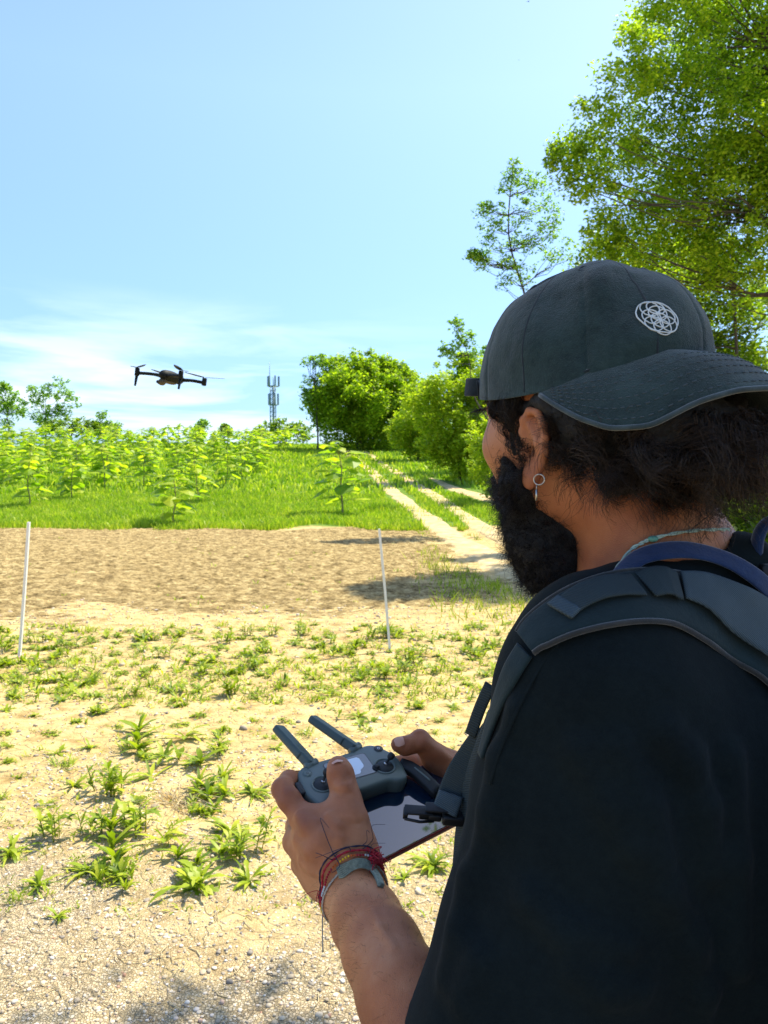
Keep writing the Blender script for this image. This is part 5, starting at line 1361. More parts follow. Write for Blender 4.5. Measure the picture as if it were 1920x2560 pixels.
# beard mass
bd = SDF()
bd.cap(P(1350, 1275, .690), P(1374, 1355, .688), .0300, .0345, .02); bd.cap(P(1374, 1355, .688), P(1396, 1420, .686), .0345, .029, .02)
bd.cap(Hd(.040, .052, -.085), P(1354, 1290, .688), .014, .028, .02)
bd.cap(Hd(.045, .060, -.062), Hd(.046, .052, -.090), .006, .013, .015)
bd.cap(Hd(.045, -.050, -.075), P(1354, 1300, .72), .012, .024, .02)
bd.ell(Hd(.082, 0, -.095), (.014, .03, .012), HR, .02); bd.cap(Hd(.092, .026, -.083), Hd(.092, -.026, -.083), .005, .005, .01)
bd.add(lambda q: (fbm(q * 45, 4, 3) * .016).astype(np.float32), HC, 9, 1, 'd')
V, F = bd.mesh(.0025, (.0, .55, 1.38), (.3, .90, 1.62)); beard = pm('beard', V, F, M['scalp'])
bc = np.array(P(1350, 1350, .70))
def outward(S, q):
    g = np.stack([S.ev((q + e).astype(np.float32)) - S.ev((q - e).astype(np.float32)) for e in np.eye(3) * .004], 1); return g / (np.linalg.norm(g, axis=1, keepdims=True) + 1e-9)
idx = hr.choice(len(V), 13000); R0 = V[idx]; g = outward(bd, R0)
dd = g * .8 + hr.normal(0, .45, g.shape) + np.array([0, 0, -.35])
V2, F2 = strands(R0 - g * .003, dd, np.exp(hr.normal(-4.75, .35, len(R0))), 9, .00026, hr, .0020, 1.6, .2, .3, clump=150)
pm('beard_curls', V2, F2, M['beard'], beard if False else man)
# stubble along cheek and neck below the jaw
# scalp hair mass
hm = SDF()
hm.ell(Hd(-.045, 0, -.030), (.062, .080, .048), HR, .02)
hm.ell(Hd(-.078, 0, -.040), (.054, .066, .034), HR, .02)
hm.cap(Hd(-.030, .060, -.030), Hd(-.034, .050, -.060), .016, .013, .02)
hm.ell(P(1352, 1004, .606), (.016, .016, .012), HR, .01)
hm.cap(Hd(-.05, .036, -.068), Hd(-.085, -.03, -.066), .018, .018, .02)
hm.ell(Hd(.024, .058, -.006), (.036, .016, .018), HR, .012)
hm.cap(Hd(.052, .053, -.008), Hd(.010, .070, -.020), .006, .011, .01)
hm.cap(Hd(.034, .062, -.022), Hd(.034, .063, -.060), .007, .006, .01)
hm.add(lambda q: (fbm(q * 34, 14, 3) * .030).astype(np.float32), HC, 9, 1, 'd')
V, F = hm.mesh(.0026, (.02, .50, 1.45), (.42, .85, 1.72)); hair = pm('hair', V, F, M['scalp'])
idx = hr.choice(len(V), 16000); R0 = V[idx]; g = outward(hm, R0)
loc = R0 - HC; fr_ = loc @ FW; lf = loc @ LF
keep = (loc[:, 2] < np.where(fr_ > .02, .0, -.030)); R0, g, fr_, lf, loc = R0[keep], g[keep], fr_[keep], lf[keep], loc[keep]
cell = np.floor(R0 * 60).astype(int); hsh = (cell[:, 0] * 73856093 ^ cell[:, 1] * 19349663 ^ cell[:, 2] * 83492791) & 0xffff
cr = np.random.default_rng(8).normal(0, 1, (65536, 3))[hsh]
front = fr_ > .02
flow = np.where(front[:, None], -FW * 1.2 + np.array([0, 0, -.35]), -FW * .6 + np.array([0, 0, -.25]))
dd = g * .10 + flow + cr * .70 + hr.normal(0, .07, g.shape); dd[:, 2] = np.minimum(dd[:, 2], np.where(front, .05, -.12))
LL = np.where(front, .015, np.where(fr_ < -.06, .034, .024)) * hr.uniform(.6, 1.4, len(R0))
V2, F2 = strands(R0 - g * .003, dd, LL, 12, .00030, hr, .0070, 1.35, .15, .22, clump=60)
pm('hair_strands', V2, F2, M['hair'])
# loose curls at the nape, the backlight put into their brown colour
R = []; D_ = []
for k in range(46):
    c0 = P(hr.uniform(1690, 1880), hr.uniform(1020, 1190), hr.uniform(.55, .62)); dr = np.array([hr.uniform(.0, .9), hr.uniform(-.5, .4), hr.uniform(-1.1, .1)])
    m_ = 46; R.append(c0 + hr.normal(0, .0022, (m_, 3))); D_.append(np.tile(dr, (m_, 1)) + hr.normal(0, .07, (m_, 3)))
R = np.concatenate(R); D_ = np.concatenate(D_)
V2, F2 = strands(R, D_, hr.uniform(.022, .050, len(R)), 16, .00028, hr, .0055, 1.3, .2, .15); pm('hair_strands', V2, F2, M['hair_tip'])
R = np.array([P(hr.uniform(1420, 1640), hr.uniform(1180, 1250), .585) for _ in range(14)]); V2, F2 = strands(R, hr.normal(0, .4, (14, 3)) + np.array([-.1, -.3, -.8]), .03, 14, .00020, hr, .006, .9, .1, .4); pm('hair_strands', V2, F2, M['hair'])
R = np.array([P(hr.uniform(1215, 1330), hr.uniform(985, 1010), .655) for _ in range(60)]); V2, F2 = strands(R, hr.normal(0, .25, (60, 3)) - FW * .5 + np.array([-.3, -.1, -.5]), hr.uniform(.02, .04, 60), 14, .00022, hr, .006, .7, .1, .3); pm('hair_strands', V2, F2, M['hair'])
R, g = proj_on(body, np.array([P(hr.uniform(1290, 1330), hr.uniform(1090, 1240), .62) for _ in range(500)])); V2, F2 = strands(R, g * .5 + hr.normal(0, .5, g.shape) + np.array([0, 0, -.5]), hr.uniform(.004, .012, len(R)), 7, .00022, hr, .0018, 1.2, .1, .3); pm('beard_curls', V2, F2, M['beard'])
# brow, eyelashes
R = np.array([Hd(.094, .031 + .018 * x, -.016 + .002 * math.cos(x * 2)) for x in np.linspace(-1, 1, 120)]); V2, F2 = strands(R, np.tile(FW * .3 + LF * .6, (120, 1)) + hr.normal(0, .2, (120, 3)), .009, 5, .0003, hr, .0004); pm('eyebrow', V2, F2, M['beard'])
R = np.array([Hd(.094, -.031 + .018 * x, -.016) for x in np.linspace(-1, 1, 120)]); V2, F2 = strands(R, np.tile(FW * .3 - LF * .6, (120, 1)) + hr.normal(0, .2, (120, 3)), .009, 5, .0003, hr, .0004); pm('eyebrow', V2, F2, M['beard'])
# forearm hair
R = []; 
for k in range(1500):
    t = hr.random(); c0 = np.array(P(886, 2240, .745)) * (1 - t) + np.array(P(1030, 2540, .59)) * t; R.append(c0 + nrm(hr.normal(0, 1, 3)) * .034)
R, g = proj_on(body, np.array(R)); ax_ = nrm(P(886, 2240, .745) - P(1030, 2540, .59))
V2, F2 = strands(R, g * .45 + ax_ * .4 + np.array([0, 0, -.3]) + hr.normal(0, .25, g.shape), hr.uniform(.004, .009, len(R)), 5, .00009, hr, .0005, .5, .2, .3); pm('arm_hair', V2, F2, M['hair_tip'])

# ------------------------------------------------------------------ jewellery
mb = MB(); lob = hit(body, 1346, 1188)[0]; hc = P(1348, 1199, (lob - CAM)[1] / ray(1346, 1188)[1] - .001)
vw = nrm(CAM - hc); hx = nrm(np.cross(UP, vw)); ring = [hc + (hx * math.cos(x) + UP * math.sin(x)) * .0043 + vw * .003 * math.cos(x) for x in np.linspace(0, 6.283, 29)[:-1]]
mb.tube(np.array(ring) - MO, .0006, 6, closed=True)
b0 = hc - UP * .0047 - hx * .002; mb.tube([b0 - MO, b0 - MO - UP * .0035], .0005, 5); mb.tube([b0 - MO - UP * .0035, b0 - MO - UP * .0125], .0009, 6)
mb.build('earring', M['silver'], man)
nb_ = SDF(); nb_.p = [p for p in body.p] + [p for p in shirt.p if p[4] == 'u']
def cordline(pxs, r, mat, name, off=.0012, n=90, S=None, twist=True, jit=0.):
    Q = []
    for px in pxs:
        q, g = hit(S or nb_, *px)
        if q is not None: Q.append(q + g * off)
    q = bez(Q, n); mb = MB()
    if twist:
        T, A, B = frames(q)
        for k in (0, np.pi):
            an = np.linspace(0, n * .45, n) + k; mb.tube(q + (A * np.cos(an)[:, None] + B * np.sin(an)[:, None]) * r * .55 - MO, r * .62, 5)
    else: mb.tube(q - MO, r, 6)
    return mb.build(name, M[mat], man), q
neck, q = cordline([(1518, 1462), (1532, 1440), (1548, 1415), (1579, 1376), (1604, 1360), (1624, 1351), (1678, 1337), (1743, 1328), (1800, 1326), (1822, 1326)], .0014, 'cord', 'necklace', off=.001)
kq = hit(nb_, 1632, 1350); mb = MB(); mb.V = []; 
if kq[0] is not None:
    V, F = ico(2); mb.add(V * np.array([.0042, .0030, .0026]) + kq[0] + kq[1] * .0015 - MO, F); mb.build('necklace_knot', M['cordknot'], man)
# bracelets on the left wrist
wc = J(885, 2238, .7475); wa = nrm(J(874, 2200, .765) - J(916, 2300, .70))
wu = nrm(np.cross(wa, [0, 1, 0])); wv = np.cross(wa, wu)
_h = [hit(body, *p) for p in ((808, 2236), (862, 2150), (938, 2152))]
_w = [P(812, 2236, .765) if h[0] is None else h[0] for h in _h]
bn = nrm(np.cross(_w[1] - _w[0], _w[2] - _w[0])); 
if bn @ wa < 0: bn = -bn
def band(axoff, tiltv, off, n=72):
    """a closed loop round the wrist, laid on the skin"""
    a2 = nrm(bn + tiltv); ctr_ = J(876, 2205, .765); p0 = (_w[0] + _w[1] + _w[2]) / 3; c = ctr_ + wa * (((p0 - ctr_) @ a2) / (wa @ a2)) + wa * axoff
    u = nrm(np.cross(a2, [0, 1, 0])); v = np.cross(a2, u)
    q = np.array([c + (u * math.cos(x) + v * math.sin(x)) * .044 for x in np.linspace(0, 2 * np.pi, n, endpoint=False)])
    for _ in range(16):
        d = body.ev(q.astype(np.float32)) - off; dr = q - c; dr /= np.linalg.norm(dr, axis=1, keepdims=True); q = q - dr * d[:, None] * .7
    k = np.array([.25, .5, .25])
    for _ in range(3): q = np.stack([np.convolve(np.r_[q[-1, i], q[:, i], q[0, i]], k, 'valid') for i in range(3)], 1)
    return q, c, a2
def rope(q, r, n=2, turns=22):
    T, A, B = frames(q, closed=True); mb = MB(); m = len(q)
    for k in range(n):
        an = np.arange(m) / m * turns * 2 * np.pi + k * 2 * np.pi / n; mb.tube(q + (A * np.cos(an)[:, None] + B * np.sin(an)[:, None]) * r * .5 - MO, r * .6, 5, closed=True)
    return mb
tl = np.array([0, 0, 0.])
q, c, a2 = band(.003, tl, .0015, 96); rope(q, .0012).build('red_bracelet', M['red'], man)
q, c, a2 = band(-.0005, tl, .0018, 96)
mb = MB(); mo = MB(); my_ = MB(); mw_ = MB()
V0, F0 = ico(1)
for i_ in range(96):
    p = q[i_]; v = V0 * .0012 + p - MO; sc = (p - CAM)[1] / 1; pr = (p[0], p[2])
    (my_ if (i_ % 24) in (10, 11, 12, 13) else mo if (i_ % 24) in (7, 8, 9, 14, 15) else mw_ if (i_ % 24) > 18 else mb).add(v, F0)
o = mb.build('beaded_bracelet', M['red'], man); my_.build('yellow_beads', M['yellow'], o); mo.build('orange_beads', M['orange'], o); mw_.build('white_beads', M['white_thread'], o)
q, c, a2 = band(-.004, tl, .0014, 96); rope(q, .0011).build('string_bracelet', M['string'], man)
q, c, a2 = band(.0065, tl, .0012, 96); rope(q, .0009, 2, 14).build('dark_thread_bracelet', M['darkthread'], man)
# woven wide band across the top of the wrist
pts = [(846, 2182), (858, 2178), (873, 2168), (892, 2160), (912, 2162), (929, 2176), (942, 2196), (951, 2218)]
Q = []; N = []
for px in pts:
    h_, g_ = hit(body, *px)
    if h_ is not None: Q.append(h_ + g_ * .0014); N.append(g_)
q = bez(Q, 50); g = bez(N, 50); wv_ = np.interp(np.linspace(0, 1, 50), [0, .12, .3, 1], [.0045, .0060, .0048, .0028]); V, F = strip(q - MO, wv_, .0016, g); o = pm('woven_bracelet', V + MO, F, M['wool'])
T, A, B = frames(q, g); mb = MB()
for k in range(7):
    x = (k - 3) / 3.3; mb.tube(q + B * (x * wv_)[:, None] + A * .0016 - MO, .0009, 5)
mb.build('woven_cords', M['wool'], o)
# loose thread ends
def threads(px, n, L, r, mat, name, spread=.6, dirv=(0, -.2, 0), wig=.004):
    h_, g_ = hit(nb_, *px); mb = MB()
    if h_ is None: return
    for k in range(n):
        d = nrm(g_ * .5 + np.array(dirv) + hr.normal(0, spread, 3)); p0 = h_ + g_ * .001 + hr.normal(0, .0015, 3); l = L * hr.uniform(.5, 1.2)
        q = bez([p0, p0 + d * l * .35 + hr.normal(0, wig, 3), p0 + d * l * .7 + hr.normal(0, wig, 3), p0 + d * l + np.array([0, 0, -.003]) + hr.normal(0, wig, 3)], 12); mb.tube(q - MO, r * np.linspace(1, .5, 12), 4)
    mb.build(name, M[mat], man)
threads((925, 2145), 22, .009, .0007, 'red', 'red_fringe', .5, (.5, -.2, .1), .003)
threads((940, 2150), 12, .010, .0007, 'red', 'red_fringe', .4, (.9, -.1, -.1), .003)
threads((845, 2140), 4, .030, .0005, 'darkthread', 'dark_fringe', .35, (-.5, -.2, .5), .006)
threads((905, 2122), 3, .030, .0004, 'darkthread', 'dark_fringe', .2, (.15, -.1, .9), .004)
threads((808, 2236), 4, .016, .0005, 'red', 'red_fringe', .3, (-.9, 0, .3), .003)
h_, g_ = hit(nb_, 806, 2246)
if h_ is None: h_, g_ = hit(nb_, 815, 2246)
mb = MB(); p0 = h_ + g_ * .002
mb.tube(bez([p0, P(803, 2262, .75), P(806, 2290, .75), P(806, 2330, .752), P(807, 2380, .754)], 20) - MO, [.0008] * 19 + [.0011], 5)
mb.tube(bez([p0, P(812, 2258, .748), P(808, 2290, .75)], 10) - MO, .0007, 5); mb.build('string_ends', M['string'], man)
# ------------------------------------------------------------------ backpack and its straps
pack = empty('backpack', (.44, .42, 1.05)); PO = np.array([.44, .42, 1.05])
tag(pack, 'dark grey backpack on the back of the man, its padded strap over his shoulder', 'backpack')
def gp_(name, V, F, mat, parent=None, smooth=True, o=PO): return mesh_obj(name, np.asarray(V) - o, F, M[mat], parent or pack, smooth)
bp = SDF(); pc = np.array([.275, .655, 1.17]) + CB * .255
Rb = np.stack([LF, CB, UP], 1).astype(np.float32)
def rbox(S, c, h, r, k=.012):
    c = np.asarray(c, np.float32); h = np.asarray(h, np.float32)
    def fn(q):
        v = np.abs((q - c) @ Rb) - (h - r); return np.sqrt((np.maximum(v, 0) ** 2).sum(1)) + np.minimum(v.max(1), 0) - r
    S.add(fn, c, float(np.linalg.norm(h)), k)
rbox(bp, pc - UP * .02, (.145, .085, .24), .055); rbox(bp, pc + CB * .095 - UP * .09, (.110, .045, .12), .035, .02)
bp.add(lambda q: (fbm(q * 14, 6, 2) * .010).astype(np.float32), pc, 9, 1, 'd')
V, F = bp.mesh(.006, pc - .36, pc + .36); gp_('pack_body', V, F, 'pad')
def zipline(zc, hx, hz, fwd, name):
    pts = []
    for t in np.linspace(-1, 1, 41):
        x = hx * np.clip(t * 1.6, -1, 1); z = zc + hz * (1 - max(0, abs(t) - .62) / .38 * 1.6); q = pc + LF * x + UP * z + CB * fwd; q2, g2 = proj_on(bp, q[None]); pts.append(q2[0] + g2[0] * .001)
    mb = MB(); mb.tube(bez(pts, 90) - PO, .003, 6); mb.build(name, M['web'], pack)
zipline(0, .13, .17, .06, 'zip'); zipline(-.09, .095, .09, .14, 'zip')
ctrl_pts = [(1322, 1612), (1350, 1584), (1405, 1550), (1480, 1520), (1570, 1500), (1660, 1500), (1750, 1526), (1830, 1573), (1905, 1630), (1990, 1710), (2080, 1810)]
def strap_geo(pts, w, t, off, n):
    Q = []; N = []
    for p in pts:
        if len(p) == 3:
            q2, g2 = proj_on(shirt, np.array([P(*p)])); q, g = q2[0], g2[0]
        else:
            q, g = hit(shirt, *p)
            if q is None: q2, g2 = proj_on(shirt, np.array([P(*p, .58)])); q, g = q2[0], g2[0]
        Q.append(q + g * off); N.append(g)
    q = bez(Q, n); g = bez(N, n); g /= np.linalg.norm(g, axis=1, keepdims=True)
    ww = np.interp(np.linspace(0, 1, n), np.linspace(0, 1, len(w)), w); return q, g, ww
q, g, ww = strap_geo(ctrl_pts, [.015, .019, .022, .024, .025, .026, .027, .028, .029], .0032, .0034, 80)
V, F = strip(q, ww, .0030, g); sp0 = gp_('shoulder_strap', V, F, 'pad')
T, A, B = frames(q, g)
for sgn, nm in ((1, 1), (-1, 1)):
    mb = MB(); mb.tube(q + B * (ww * sgn * 1.0)[:, None] + A * .0006, .0022, 7, sx=1.1); V = np.concatenate(mb.V); mb.V = [V - PO]; mb.build('strap_piping', M['piping'], sp0)
q, g, ww = strap_geo([(1316, 1628), (1284, 1680), (1256, 1740), (1232, 1810), (1208, 1890)], [.011, .010, .008, .006], .002, .002, 40); V, F = strip(q, ww, .0016, g); gp_('strap_tail', V, F, 'pad', sp0)
# webbing sewn on the pad, with loops
def web_on(pts, w, t, off, mat, name, n=30, lift=None):
    q, g, ww = strap_geo(pts, w, t, off, n)
    if lift is not None: q = q + g * np.interp(np.linspace(0, 1, n), np.linspace(0, 1, len(lift)), lift)[:, None]
    V, F = strip(q, ww, t, g); return gp_(name, V, F, mat, sp0)
web_on([(1418, 1540), (1470, 1508), (1530, 1490), (1585, 1484)], [.011, .011, .012], .0012, .0085, 'web', 'webbing_loop', lift=[0, .002, .003, .002, 0])
web_on([(1600, 1484), (1640, 1478), (1680, 1482)], [.013, .014, .013], .0013, .0088, 'web', 'webbing_loop', lift=[0, .003, .004, .001])
web_on([(1690, 1478), (1745, 1492), (1810, 1526), (1880, 1580), (1940, 1635)], [.012, .016, .020, .024, .026], .0013, .0100, 'weblite', 'load_strap', lift=[0, .002, .004, .006, .008])
web_on([(1408, 1548), (1430, 1528)], [.013, .012], .0016, .0088, 'weblite', 'webbing_loop', n=6)
mb = MB(); c0 = P(1412, 1505, .592); c1 = P(1336, 1533, .600); V, F = strip(bez([c0, (c0 + c1) / 2 + UP * .002, c1], 10), [.0062] * 8 + [.0058, .0040], .0016, nrm([-.2, -.5, .8])); gp_('strap_tab', V, F, 'blackplastic', sp0)
# hanging pull tab and chest strap with its buckle
V, F = strip(bez([P(1226, 1712, .620), P(1200, 1770, .625), P(1176, 1838, .630)], 12), .0052, .0014, nrm([-.5, -.8, .2])); gp_('pull_tab', V, F, 'web')
V, F = strip(bez([P(1212, 1838, .655), P(1180, 1880, .668), P(1148, 1930, .672), P(1128, 1975, .672), P(1112, 2022, .668)], 24), .0112, .0010, nrm([-.45, -.85, .25])); cs = gp_('chest_strap', V, F, 'web')
V, F = strip(bez([P(1128, 1985, .668), P(1120, 2008, .664), P(1112, 2030, .662)], 10), .0118, .0022, nrm([-.45, -.85, .25])); gp_('strap_fold', V, F, 'weblite', cs)
bk = MB(); by = nrm(P(1150, 2040, .665) - P(1010, 2030, .668)); bz = nrm([.1, -.35, .93]); bx_ = np.cross(by, bz); RB = np.stack([by, bx_, bz], 1)
bk.box(P(1048, 2026, .668), (.0135, .0055, .0012), RB, .0008); bk.box(P(1062, 2036, .668), (.0050, .0040, .0030), RB, .001); bk.box(P(1088, 2036, .668), (.0060, .0060, .0035), RB, .0015); bk.box(P(1100, 2020, .664), (.013, .0055, .0012), RB, .0008)
bk.box(P(1134, 2042, .665), (.010, .0075, .0050), RB, .002); bk.box(P(1014, 2032, .668), (.0022, .0050, .0030), RB, .0008)
for s in (-1, 1): bk.tube([P(1012, 2036, .668) + bx_ * s * .005, P(1050, 2044, .668) + bx_ * s * .005, P(1085, 2044, .668) + bx_ * s * .004], .0014, 7)
bk.V = [v - PO for v in bk.V]; bk.build('buckle', M['blackplastic'], cs)
# front strap running down the chest on the far side of the sleeve
V, F = strip(bez([P(1240, 1800, .63), P(1185, 1950, .655), P(1158, 2100, .66), P(1150, 2280, .655), P(1168, 2400, .65)], 30), .013, .0022, nrm([-.9, -.4, .1])); gp_('lower_strap', V, F, 'web')
# carry handle loop at the right
mb = MB(); mb.tube(bez([P(1905, 1470, .60), P(1890, 1400, .60), P(1900, 1330, .60), P(1935, 1300, .60), P(1975, 1340, .60), P(1965, 1450, .60)], 28), .0042, 8, sx=1.8); mb.V = [v - PO for v in mb.V]; mb.build('carry_handle', M['blue'], pack)
mb = MB(); mb.box(P(1912, 1440, .59), (.006, .008, .010), None, .002); mb.V = [v - PO for v in mb.V]; mb.build('adjuster', M['blackplastic'], pack)

# blue strap round the neck
blue_pts = [(1534, 1462), (1560, 1432), (1600, 1400), (1650, 1384), (1710, 1380), (1770, 1390), (1830, 1412), (1890, 1450), (1960, 1500, .58)]
Q = []; N = []
for p in blue_pts:
    if len(p) == 3: q2, g2 = proj_on(nb_, np.array([P(*p)])); q, g = q2[0], g2[0]
    else: q, g = hit(nb_, *p)
    if q is None: continue
    Q.append(q + g * .0028); N.append(g)
q = bez(Q, 44); g = bez(N, 44); g /= np.linalg.norm(g, axis=1, keepdims=True)
V, F = strip(q, np.interp(np.linspace(0, 1, 44), [0, .25, 1], [.005, .0085, .0075]), .0011, g); o = mesh_obj('neck_strap', V, F, M['blue']); tag(o, 'navy blue neck strap lying between the bare neck and the backpack strap', 'strap')

# ------------------------------------------------------------------ controller
RC = np.array([[.87685, -.46997, .10126], [.47574, .81786, -.32369], [.06931, .33200, .94073]]); TC = np.array([-.0371, .8334, 1.2173])
def loc(px, py, z):
    d = ray(px, py); n = RC[:, 2]; s = ((TC + n * z - CAM) @ n) / (d @ n); return RC.T @ (CAM + d * s - TC)
mw = Matrix([[*RC[0], TC[0]], [*RC[1], TC[1]], [*RC[2], TC[2]], [0, 0, 0, 1]])
ct = empty('drone_controller', mw=mw); tag(ct, 'grey drone remote control with two antennas, held in both hands', 'controller')
mm = .001
def loft(outline, layers, name, mat, parent, n=90, smooth=True):
    o_ = np.asarray(outline, float); p = np.concatenate([o_[-2:], o_, o_[:2]]); q = bez(p, (len(p) - 1) * 12 + 1)[24:-36 + 12 - 0]
    q = q[:-1] if np.allclose(q[0], q[-1]) else q
    c = q.mean(0); T = np.roll(q, -1, 0) - np.roll(q, 1, 0); T /= np.linalg.norm(T, axis=1, keepdims=True); Nn = np.stack([T[:, 1], -T[:, 0]], 1)
    if ((q - c) * Nn).sum() < 0: Nn = -Nn
    V = []; m = len(q)
    for z, ins, *rest in layers: V.append(np.column_stack([q - Nn * ins, np.full(m, z) + (rest[0](q) if rest else 0)]))
    V = np.concatenate(V) * mm; L = len(layers)
    i = np.arange(L - 1)[:, None]; j = np.arange(m)[None]; j2 = (j + 1) % m
    F = [np.stack([i * m + j, i * m + j2, (i + 1) * m + j2, (i + 1) * m + j], -1).reshape(-1, 4), np.arange(m)[::-1][None], (np.arange(m) + (L - 1) * m)[None]]
    return mesh_obj(name, V, F, mat, parent, smooth)
outl = [(-62, 8), (-58, 21), (-46, 28.5), (-20, 30), (10, 31), (24, 33), (36, 35), (46, 31), (56, 18), (62, 2), (60, -20), (56, -31), (46, -34), (36, -30), (28, -29), (0, -31), (-24, -30), (-34, -32), (-46, -36), (-56, -33), (-61, -20), (-63, -6)]
cb_ = loft(outl, [(-27, 9), (-25, 5), (-18, 1.5), (-10, 0), (-5, 0), (-2, .7), (-.6, 2.2), (0, 4.5)], 'housing', M['ctrl'], ct)
lo = loft([(x * .97, y * .97) for x, y in outl], [(-32, 12), (-29, 6), (-12, 1.0), (-11, .2)], 'lower_housing', M['ctrldark'], ct)
def disc(name, x, y, prof, mat, parent, n=28, tiltv=None):
    V = []; F = []
    for r_, z in prof:
        for k in range(n): V.append((x + r_ * math.cos(k * 2 * math.pi / n), y + r_ * math.sin(k * 2 * math.pi / n), z))
    for i in range(len(prof) - 1):
        for k in range(n): F.append((i * n + k, i * n + (k + 1) % n, (i + 1) * n + (k + 1) % n, (i + 1) * n + k))
    F.append(tuple(range((len(prof) - 1) * n, len(prof) * n)))
    return mesh_obj(name, np.array(V) * mm, F, mat, parent)
rs = loc(986, 1879, .0150) * 1000
for s, sx_, sy_, tx, ty, tz in ((1, 39.5, -7.3, rs[0], rs[1], 15.0), (-1, -39.5, -7.3, -33.0, -3.0, 13.5)):
    e = disc('joystick_ring', sx_, sy_, [(13.2, -.5), (13.2, .9), (12.2, 1.3), (11.0, .9), (10.4, -.2), (10.2, -.4)], M['ctrl'], ct)
    disc('joystick_dome', sx_, sy_, [(10.5, -.2), (9.8, .4), (8, 1.8), (5, 2.8), (2.2, 3.2), (.5, 3.2)], M['rubber'], e)
    mb = MB(); a_ = np.array([sx_, sy_, 2.6]); b_ = np.array([tx, ty, tz]); u = nrm(b_ - a_)
    mb.tube(np.array([a_, a_ + u * 1.6]) * mm, .0022, 12); mb.build('joystick_collar', M['stickmetal'], e)
    mb = MB(); prof = [(0, 1.3), (4, 1.3), (7, 1.6), (8.5, 3.2), (10, 4.0), (13.5, 4.1), (15, 3.4), (15.5, 2.4), (15.2, .8)]
    mb.tube(np.array([a_ + u * h for h, _ in prof]) * mm, np.array([r for _, r in prof]) * mm, 14); mb.build('joystick', M['rubber'], ct)
# screen
V, F = box((.5 * mm, 4.5 * mm, .45 * mm), (26.5 * mm, 15.5 * mm, .5 * mm), None, .0004)
def rrect(x0, x1, y0, y1, r, n=6):
    pts = []
    for cx, cy, a0 in ((x1 - r, y1 - r, 0), (x0 + r, y1 - r, 90), (x0 + r, y0 + r, 180), (x1 - r, y0 + r, 270)):
        for k in range(n + 1): a_ = math.radians(a0 + 90 * k / n); pts.append((cx + r * math.cos(a_), cy + r * math.sin(a_)))
    return pts
def plate(pts, z0, z1, name, mat, parent):
    n = len(pts); V = [(x, y, z0) for x, y in pts] + [(x, y, z1) for x, y in pts]; F = [tuple(range(n))[::-1], tuple(range(n, 2 * n))] + [(i, (i + 1) % n, n + (i + 1) % n, n + i) for i in range(n)]
    return mesh_obj(name, np.array(V) * mm, F, mat, parent, smooth=False)
plate(rrect(-27.5, 27.5, -13.5, 22.5, 4), -.5, .25, 'screen_frame', M['ctrldark'], ct)
gl = plate(rrect(-26.5, 26.5, -12.5, 21.5, 3.5), 0, .5, 'display_glass', M['lcdframe'] if 'lcdframe' in M else M['ctrl'], ct)
plate([(-21, -8), (7, -8), (9, -6), (10, -3), (13.5, -1), (16, 1), (17, 4), (17, 15), (14.5, 18), (-21, 18)], .4, .62, 'display', M['lcd'], gl)
b5 = loc(942, 1917, .002) * 1000
disc('five_way_button', b5[0], b5[1], [(5.2, .2), (5.2, 1.4), (4.4, 2.0), (3.6, 1.6), (3.2, 3.2), (2.6, 3.8), (.6, 3.9)], M['blackplastic'], ct, 16)
for px, nm, mt in (((768, 1934), 'power_button', 'ctrl'), ((946, 1872), 'return_button', 'ctrldark')):
    q = loc(*px, 0) * 1000; o = disc(nm, q[0], q[1], [(5.6, -.3), (5.6, .35), (5.1, .35), (5.0, .1), (4.6, .1), (4.5, .7), (4.0, .95), (.5, .95)], M[mt], ct, 24)
    disc('button_mark', q[0], q[1], [(1.7, .9), (1.7, 1.05), (1.2, 1.05), (1.2, .9)], M['ctrldark'] if mt == 'ctrl' else M['stickmetal'], o, 14)
# antennas
def antenna(h0, t0, w, th):
    a_ = loc(*h0, -.002); b_ = loc(*t0, .006); u = nrm(b_ - a_); sd = nrm(np.cross(u, [0, 0, 1.])); up = nrm(np.cross(sd, u)); up = nrm(up * .75 - sd * .0 + sd * .45)
    L = np.linalg.norm(b_ - a_); ts = np.array([0, .03, .22, .24, .5, .8, .96, 1.0]); ww = np.array([.62, .78, .80, 1, 1, 1.0, 1, .96]) * w
    V, F = strip(a_ + np.outer(ts * L, u), ww, th * np.array([1, 1.1, 1.1, 1, .95, .95, .9, .88]), up); o = mesh_obj('antenna', V, F, M['ant'], ct, smooth=False)
    bv = o.modifiers.new('b', 'BEVEL'); bv.width = .0006; bv.segments = 2; bv.limit_method = 'ANGLE'
    mb = MB(); mb.tube([a_ - sd * w * .9, a_ + sd * w * .9], .0050, 12); mb.build('hinge', M['ctrl'], o)
antenna((778, 1912), (695, 1820), .0088, .0050); antenna((888, 1872), (780, 1796), .0088, .0050)
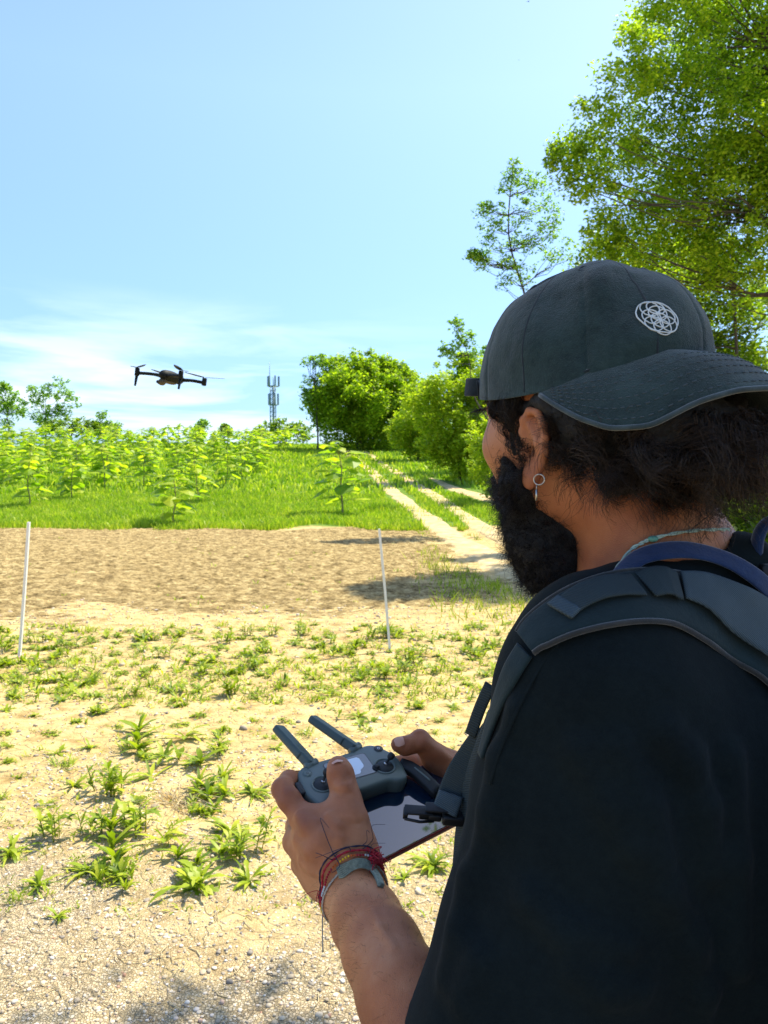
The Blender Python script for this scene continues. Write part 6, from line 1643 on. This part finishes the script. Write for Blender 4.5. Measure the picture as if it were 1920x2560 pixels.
# phone clamps and plug
def slab(pts, w, t, name, mat, parent=ct, up=(0, 0, 1)):
    V, F = strip(bez(np.array(pts) * mm, 14), w, t, up); return mesh_obj(name, V, F, mat, parent)
slab([(63, -4, -8), (72, -18, -7), (77, -34, -8), (84, -56, -13)], .0075, .0055, 'clamp_arm', M['rubber'], up=(-.3, 0, 1))
slab([(70, -12, -2), (75, -30, -2), (80, -44, -4)], .0010, .0006, 'clamp_trim', M['ctrl'], up=(-.3, 0, 1))
slab([(-50, -28, -16), (-56, -40, -20), (-58, -56, -24)], .0065, .0045, 'clamp_arm', M['rubber'])
mb = MB(); mb.box(np.array([-64, -2, -6]) * mm, np.array([4.0, 9.5, 5.5]) * mm, None, .0015); mb.build('side_plug', M['rubber'], ct)
mb = MB(); mb.tube(bez(np.array([(-64, -10, -8), (-63, -20, -9), (-58, -30, -12), (-50, -38, -18)]) * mm, 14), .0016, 8); mb.build('cable', M['rubber'], ct)

# ------------------------------------------------------------------ phone
an = math.radians(8); pr = np.array([math.cos(an), math.sin(an), 0]); pf = np.array([-math.sin(an), math.cos(an), 0]); c = np.array([45, -55, -24.5]) * mm
RP = RC @ np.stack([pr, pf, [0, 0, 1.]], 1); TP = TC + RC @ c
mw = Matrix([[*RP[0], TP[0]], [*RP[1], TP[1]], [*RP[2], TP[2]], [0, 0, 0, 1]])
ph_ = empty('phone', mw=mw); tag(ph_, 'glossy black phone in a red case clamped below the remote control', 'phone')
def rl(hx, hy, r, layers, name, mat):
    V = []; n = None
    for z, ins in layers:
        p = rrect(-hx + ins, hx - ins, -hy + ins, hy - ins, max(r - ins, .5)); n = len(p); V += [(x, y, z) for x, y in p]
    L = len(layers); F = [tuple(range(n))[::-1], tuple(range((L - 1) * n, L * n))]
    for i in range(L - 1):
        for j in range(n): F.append((i * n + j, i * n + (j + 1) % n, (i + 1) * n + (j + 1) % n, (i + 1) * n + j))
    return mesh_obj(name, np.array(V) * mm, F, mat, ph_, smooth=False)
rl(75, 46, 9, [(-4, 2), (-3, .6), (-1.5, 0), (2.2, 0), (3.4, .5), (3.6, 1.2)], 'case', M['redcase'])
rl(73.6, 44.6, 8, [(3.2, 0), (3.9, .2), (4.1, .8)], 'screen', M['glass'])
